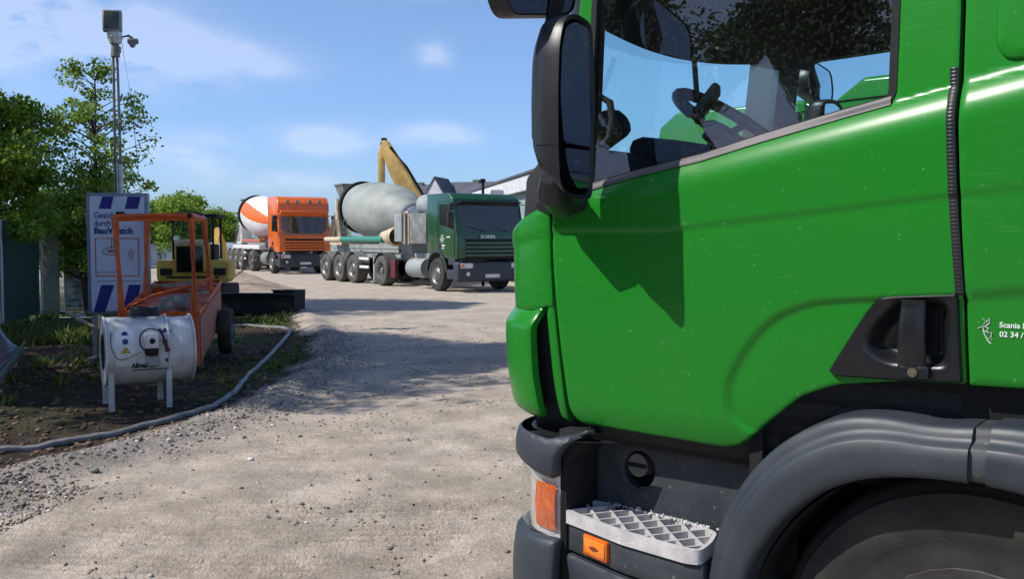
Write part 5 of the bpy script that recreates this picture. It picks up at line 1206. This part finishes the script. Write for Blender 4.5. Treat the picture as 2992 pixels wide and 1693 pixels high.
# leaning wire panel at the left edge
lp_ = empty('leaning_panel', (-5.3, 9.6, .03), math.atan2(4.3, -1.85), 'galvanised wire fence panel leaning low at the near left edge', 'fence')
b = MB(); cs = [Vector((0, 0, 0)), Vector((4.68, 0, 0)), Vector((4.6, .2, .14)), Vector((0, .35, 1.65))]
b.tube([cs[0], cs[1]], .028, 8); b.tube([cs[0] + Vector((0, -.02, .10)), cs[1] + Vector((0, -.02, .10))], .02, 8); b.build('bottom_rail', M['chrome'], lp_)
b = MB(); b.tube([cs[1], cs[2], cs[3], cs[0]], .022, 8); b.build('frame', M['galv'], lp_)
b = MB()
for k in range(1, 34):
    t = k / 34; b.cyl(cs[0].lerp(cs[1], t), cs[3].lerp(cs[2], t), .005, n=4, caps=False)
for k in range(1, 9):
    t = k / 9; b.cyl(cs[0].lerp(cs[3], t), cs[1].lerp(cs[2], t), .005, n=4, caps=False)
b.build('wire_mesh', M['galv'], lp_)
b = MB(); b.add([c + Vector((0, .02, 0)) for c in cs], [(0, 1, 2, 3)]); b.build('sheet', M['frame'], lp_, smooth=False)
b = MB(); b.tube([(-8.7, 18.3, .25), (-8.35, 18.6, .12)], .05, 8); b.tube([(-8.5, 18.5, .1), (-7.9, 18.7, .45)], .02, 6); tag(b.build('pale_pipe', M['white']), 'short pale pipe lying in the weeds below the banner', 'pipe')
b = MB(); b.tube([(-7.6, 16.0, .32), (-6.2, 15.9, .34)], .02, 6); b.cyl((-6.9, 15.95, 0), (-6.9, 15.95, .5), .03); tag(b.build('steel_bar', M['galv']), 'thin steel bar on a stake left of the sign foot', 'bar')

# ------------------------------------------------------------------ black skip, sand heap
b = MB(); bx = empty('waste_skip', (-5.75, 20.8, 0), R(-3), 'low black open skip on the soil edge before the lorries', 'skip')
b.prism([(-.9, 0), (1.0, 0), (1.02, .50), (.55, .50), (.50, .42), (-.92, .42)], -.0, .9, bev=.01); b.build('skip_body', M['blackm'], bx, smooth=False)
b = MB(); b.rbox((.05, -.02, .44), (1.95, .05, .05), .01); b.rbox((.78, -.02, .52), (.52, .05, .04), .01); b.build('skip_rim', M['black'], bx)
def heap(x, y): return .62 * np.exp(-((x + 9.7) / 1.3) ** 2 - ((y - 31.8) / 1.6) ** 2) + .25 * np.exp(-((x + 8.3) / 1.0) ** 2 - ((y - 31) / 1.2) ** 2)
hx, hy = np.meshgrid(np.linspace(-13, -5.5, 70), np.linspace(28, 35.5, 50)); hz_ = heap(hx, hy) * (.85 + .3 * fbm(hx * 2, hy * 2)) + .12 * (fbm(hx * 4, hy * 4) - .5) * np.minimum(1, heap(hx, hy) * 3) - .06
ii = np.arange(hx.size).reshape(hx.shape); ff = np.stack([ii[:-1, :-1], ii[:-1, 1:], ii[1:, 1:], ii[1:, :-1]], -1).reshape(-1)
tag(raw_mesh('sand_heap', np.stack([hx, hy, hz_], -1).reshape(-1, 3), ff, 4, mat('heap_sand', (.36, .28, .21), .95, c2=(.24, .19, .15), sc_=2, bump=.5, bsc=10)), 'low heap of brown sand beyond the black skip', 'heap')
b = MB(); b.tube([(-8.9, 30.2, .35), (-8.1, 30.4, 1.0)], .035, 5); tag(b.build('scrap_bar', M['bark']), 'dark bar sticking up out of the sand heap', 'bar')

# ------------------------------------------------------------------ yellow mini excavator (rear view)
ex = empty('mini_excavator', (-8.2, 24.6, 0), R(6), 'yellow mini excavator seen from behind through the orange cage', 'excavator')
b = MB(); b.prism([(-.90, .62), (-.82, .50), (.78, .50), (.90, .62), (.90, 1.05), (.86, 1.10), (-.86, 1.10), (-.90, 1.05)], -.12, .85, bev=.03); b.build('counterweight', M['yellow'], ex)
b = MB(); b.prism([(-.43, .80), (.33, .80), (.33, 1.52), (.24, 1.62), (-.34, 1.62), (-.43, 1.52)], -.20, .5, bev=.03); hd_ = b.build('engine_hood', M['yellow'], ex)
b = MB(); b.rbox((-.05, -.21, 1.13), (.66, .03, .66), .01)
b.build('hood_grille', M['gloss_black'], hd_)
b = MB(); b.rbox((-.05, -.17, 1.56), (.76, .10, .14), .03); b.build('hood_top', M['cream'], hd_)
b = MB()
for x in (-.66, .68): b.rbox((x, -.13, .80), (.30, .03, .18), .01)
b.box((0, -.125, .66), (1.3, .02, .05)); b.build('rear_slots', M['blackm'], ex)
b = MB()
for x in (-.62, .40):
    for y in (.5, 1.5): b.tube([(x, y, 1.1), (x, y, 2.22)], .04, 5)
b.rbox((-.1, 1.0, 2.25), (1.25, 1.25, .09), .03); b.rbox((-.12, 1.0, 1.25), (1.0, .9, .5), .05); b.build('cab_frame', M['blackm'], ex)
b = MB(); b.prism([(-.58, 1.15), (.36, 1.15), (.36, 2.2), (-.58, 2.2)], .49, .50); b.build('rear_window', M['glass'], ex)
b = MB(); b.cyl((-.5, .3, 1.66), (-.5, .36, 1.66), .07, n=14); b.tube([(-.5, .33, 1.6), (-.5, .4, 1.3)], .015, 5); b.build('work_lamp', M['white'], ex)
for x in (-.7, .7):
    b = MB(); b.prism(fillet([(-.5, 0), (1.6, 0), (1.75, .25), (1.6, .45), (-.5, .45), (-.65, .25)], .15), x - .14, x + .14, axis='x'); b.build('track', M['blackm'], ex)
b = MB(); b.rbox((0, .6, .45), (1.1, 1.2, .18), .02); b.build('undercarriage', M['frame'], ex)
b = MB(); b.tube([(.1, 1.8, .9), (.1, 2.6, 1.9), (.1, 3.4, 1.5), (.1, 3.9, .5)], .09, 5); b.build('boom', M['yellow'], ex)

# ------------------------------------------------------------------ large excavator behind the green lorry: its worn boom rises above the drum
be = empty('large_excavator', (-2.6, 38.5, 0), 0, 'worn yellow excavator boom rising above the grey mixer drum', 'excavator')
def q3(px, py, y):     # photograph-measured boom outline at its own distance
    return None
b = MB(); b.prism([(-.9, 3.1), (-1.50, 4.25), (-2.10, 5.2), (-2.34, 5.55), (-2.54, 5.58), (-2.66, 5.3), (-2.50, 4.8), (-2.26, 4.15), (-1.85, 3.3), (-1.5, 2.5), (-.4, 1.6), (.2, 1.5), (.3, 1.9)], -.22, .22, bev=.03); b.build('boom', M['yellowd'], be)
b = MB(); b.prism([(-2.50, 5.45), (-2.66, 5.4), (-2.76, 5.0), (-2.76, 4.1), (-2.78, 3.0), (-2.52, 3.0), (-2.50, 4.1), (-2.52, 5.1)], -.15, .15, bev=.02); b.build('stick', M['yellowd'], be)
b = MB(); b.cyl((-2.55, -.20, 5.42), (-2.55, .20, 5.42), .10, n=14); b.rbox((-2.52, 0, 5.62), (.22, .18, .12), .03); b.tube([(-2.25, -.26, 5.3), (-1.6, -.26, 4.5), (-.95, -.26, 3.4)], .06, 6); b.build('hydraulics', M['blackm'], be)
b = MB(); b.rbox((1.4, .2, 1.55), (2.6, 2.2, 1.0), .08); b.rbox((.6, -.6, 2.2), (1.2, .9, 1.3), .08); b.build('house', M['yellowd'], be)
for y in (-1, 1.1):
    b = MB(); b.prism(fillet([(-1.2, 0), (2.6, 0), (3.0, .45), (2.6, .9), (-1.2, .9), (-1.6, .45)], .3), y - .25, y + .25); b.build('track', M['blackm'], be)
b = MB(); b.box((.8, 0, .9), (2.0, 1.8, .3)); b.build('undercarriage', M['frame'], be)

# ------------------------------------------------------------------ houses and hall
def house(loc, rz, L, D, eave, ridge, label, wallm, gable=True):
    h = empty('house', loc, rz, label, 'house', 'houses beyond the yard')
    b = MB(); b.prism([(-D / 2, 0), (D / 2, 0), (D / 2, eave), (0, ridge - .12), (-D / 2, eave)], -L / 2, L / 2, axis='x'); w = b.build('wall', wallm, h, smooth=False)
    b = MB()
    for sg in (-1, 1): b.add([Vector((x, sg * (D / 2 + .35) if k else 0, (eave - .25 if k else ridge) + t)) for t in (0, .12) for x in (-L / 2 - .25, L / 2 + .25) for k in (0, 1)], [(0, 1, 3, 2), (4, 6, 7, 5), (0, 4, 5, 1), (2, 3, 7, 6), (1, 5, 7, 3), (0, 2, 6, 4)])
    rf = b.build('roof', M['roof_grey'], h, smooth=False)
    b = MB(); b.box((-L * .2, D * .0, ridge + .05), (.4, .4, .4)); b.build('chimney', M['concrete'], rf)
    for x in (-L * .28, L * .05, L * .3):
        b = MB(); b.box((x, -D / 2 - .0, 1.5), (1.1, .06, 1.2)); f_ = b.build('window', M['gloss_black'], h)
    return h
house((-5.2, 64, 0), R(-10), 4.5, 6, 3.4, 5.15, 'grey roofed house just right of the excavator boom', M['screeng'])
h2 = house((-.7, 61.5, 0), R(-14), 8.2, 5.5, 3.3, 5.2, 'white house with a steep white gable and long dark slate roof', M['house'])
g = MB(); g.prism([(-.85, 3.0), (.85, 3.0), (.85, 3.9), (0, 5.35), (-.85, 3.9)], -3.25, -.4, bev=.01); g.build('gable', M['house'], h2, smooth=False).location = (-3.4, 0, 0)
g = MB()
for sg in (-1, 1): g.prism([(sg * 1.0, 3.62), (0, 5.42), (0, 5.5), (sg * 1.08, 3.66)], -3.3, -.4)
g.build('gable_roof', M['roof_grey'], h2, smooth=False).location = (-3.4, 0, 0)
hl_ = empty('hall', (-1.62, 45, 0), math.atan2(33 - 45, .7 + 1.62), 'long pale green hall with broad white fascia behind the green lorry', 'hall')
Lh = math.hypot(12, 2.32) + 1.5
b = MB(); b.box((Lh / 2, 4, 1.7), (Lh, 8, 3.4)); b.build('wall', M['hallwall'], hl_)
b = MB(); b.box((Lh / 2, -.12, 3.58), (Lh + .5, .24, .52)); b.build('fascia', M['house'], hl_)
b = MB(); b.prism([(-.30, 3.86), (8.3, 4.2), (8.3, 4.28), (-.30, 3.94)], -.4, Lh + .4, axis='x'); b.rbox((Lh * .8, 2.0, 4.2), (1.5, 1.2, .35), .05); b.build('roof', M['roof_grey'], hl_)
b = MB(); b.box((Lh * .62, -.03, 1.2), (2.6, .06, 2.3)); b.build('gate', M['galv'], hl_)
b = MB(); b.cyl((0, 0, 0), (0, 0, 3.6), .05); b.rbox((0, 0, 3.65), (.18, .14, .12), .03); o = b.build('lamp_post', M['blackm']); o.location = (-1.0, 33, 0); tag(o, 'thin dark lamp post in front of the white fascia', 'lamp post')
# far white site fence
b = MB(); far_f = empty('far_fence', (-21, 54, 0), 0, 'pale hoarding closing the far end of the yard', 'fence')
for k in range(9):
    b = MB(); b.rbox((-6 + k * 2.05, (k % 2) * .06, .72), (2.0, .05, 1.25 + .08 * (k % 3)), .01); b.build('board', M['signw'], far_f)
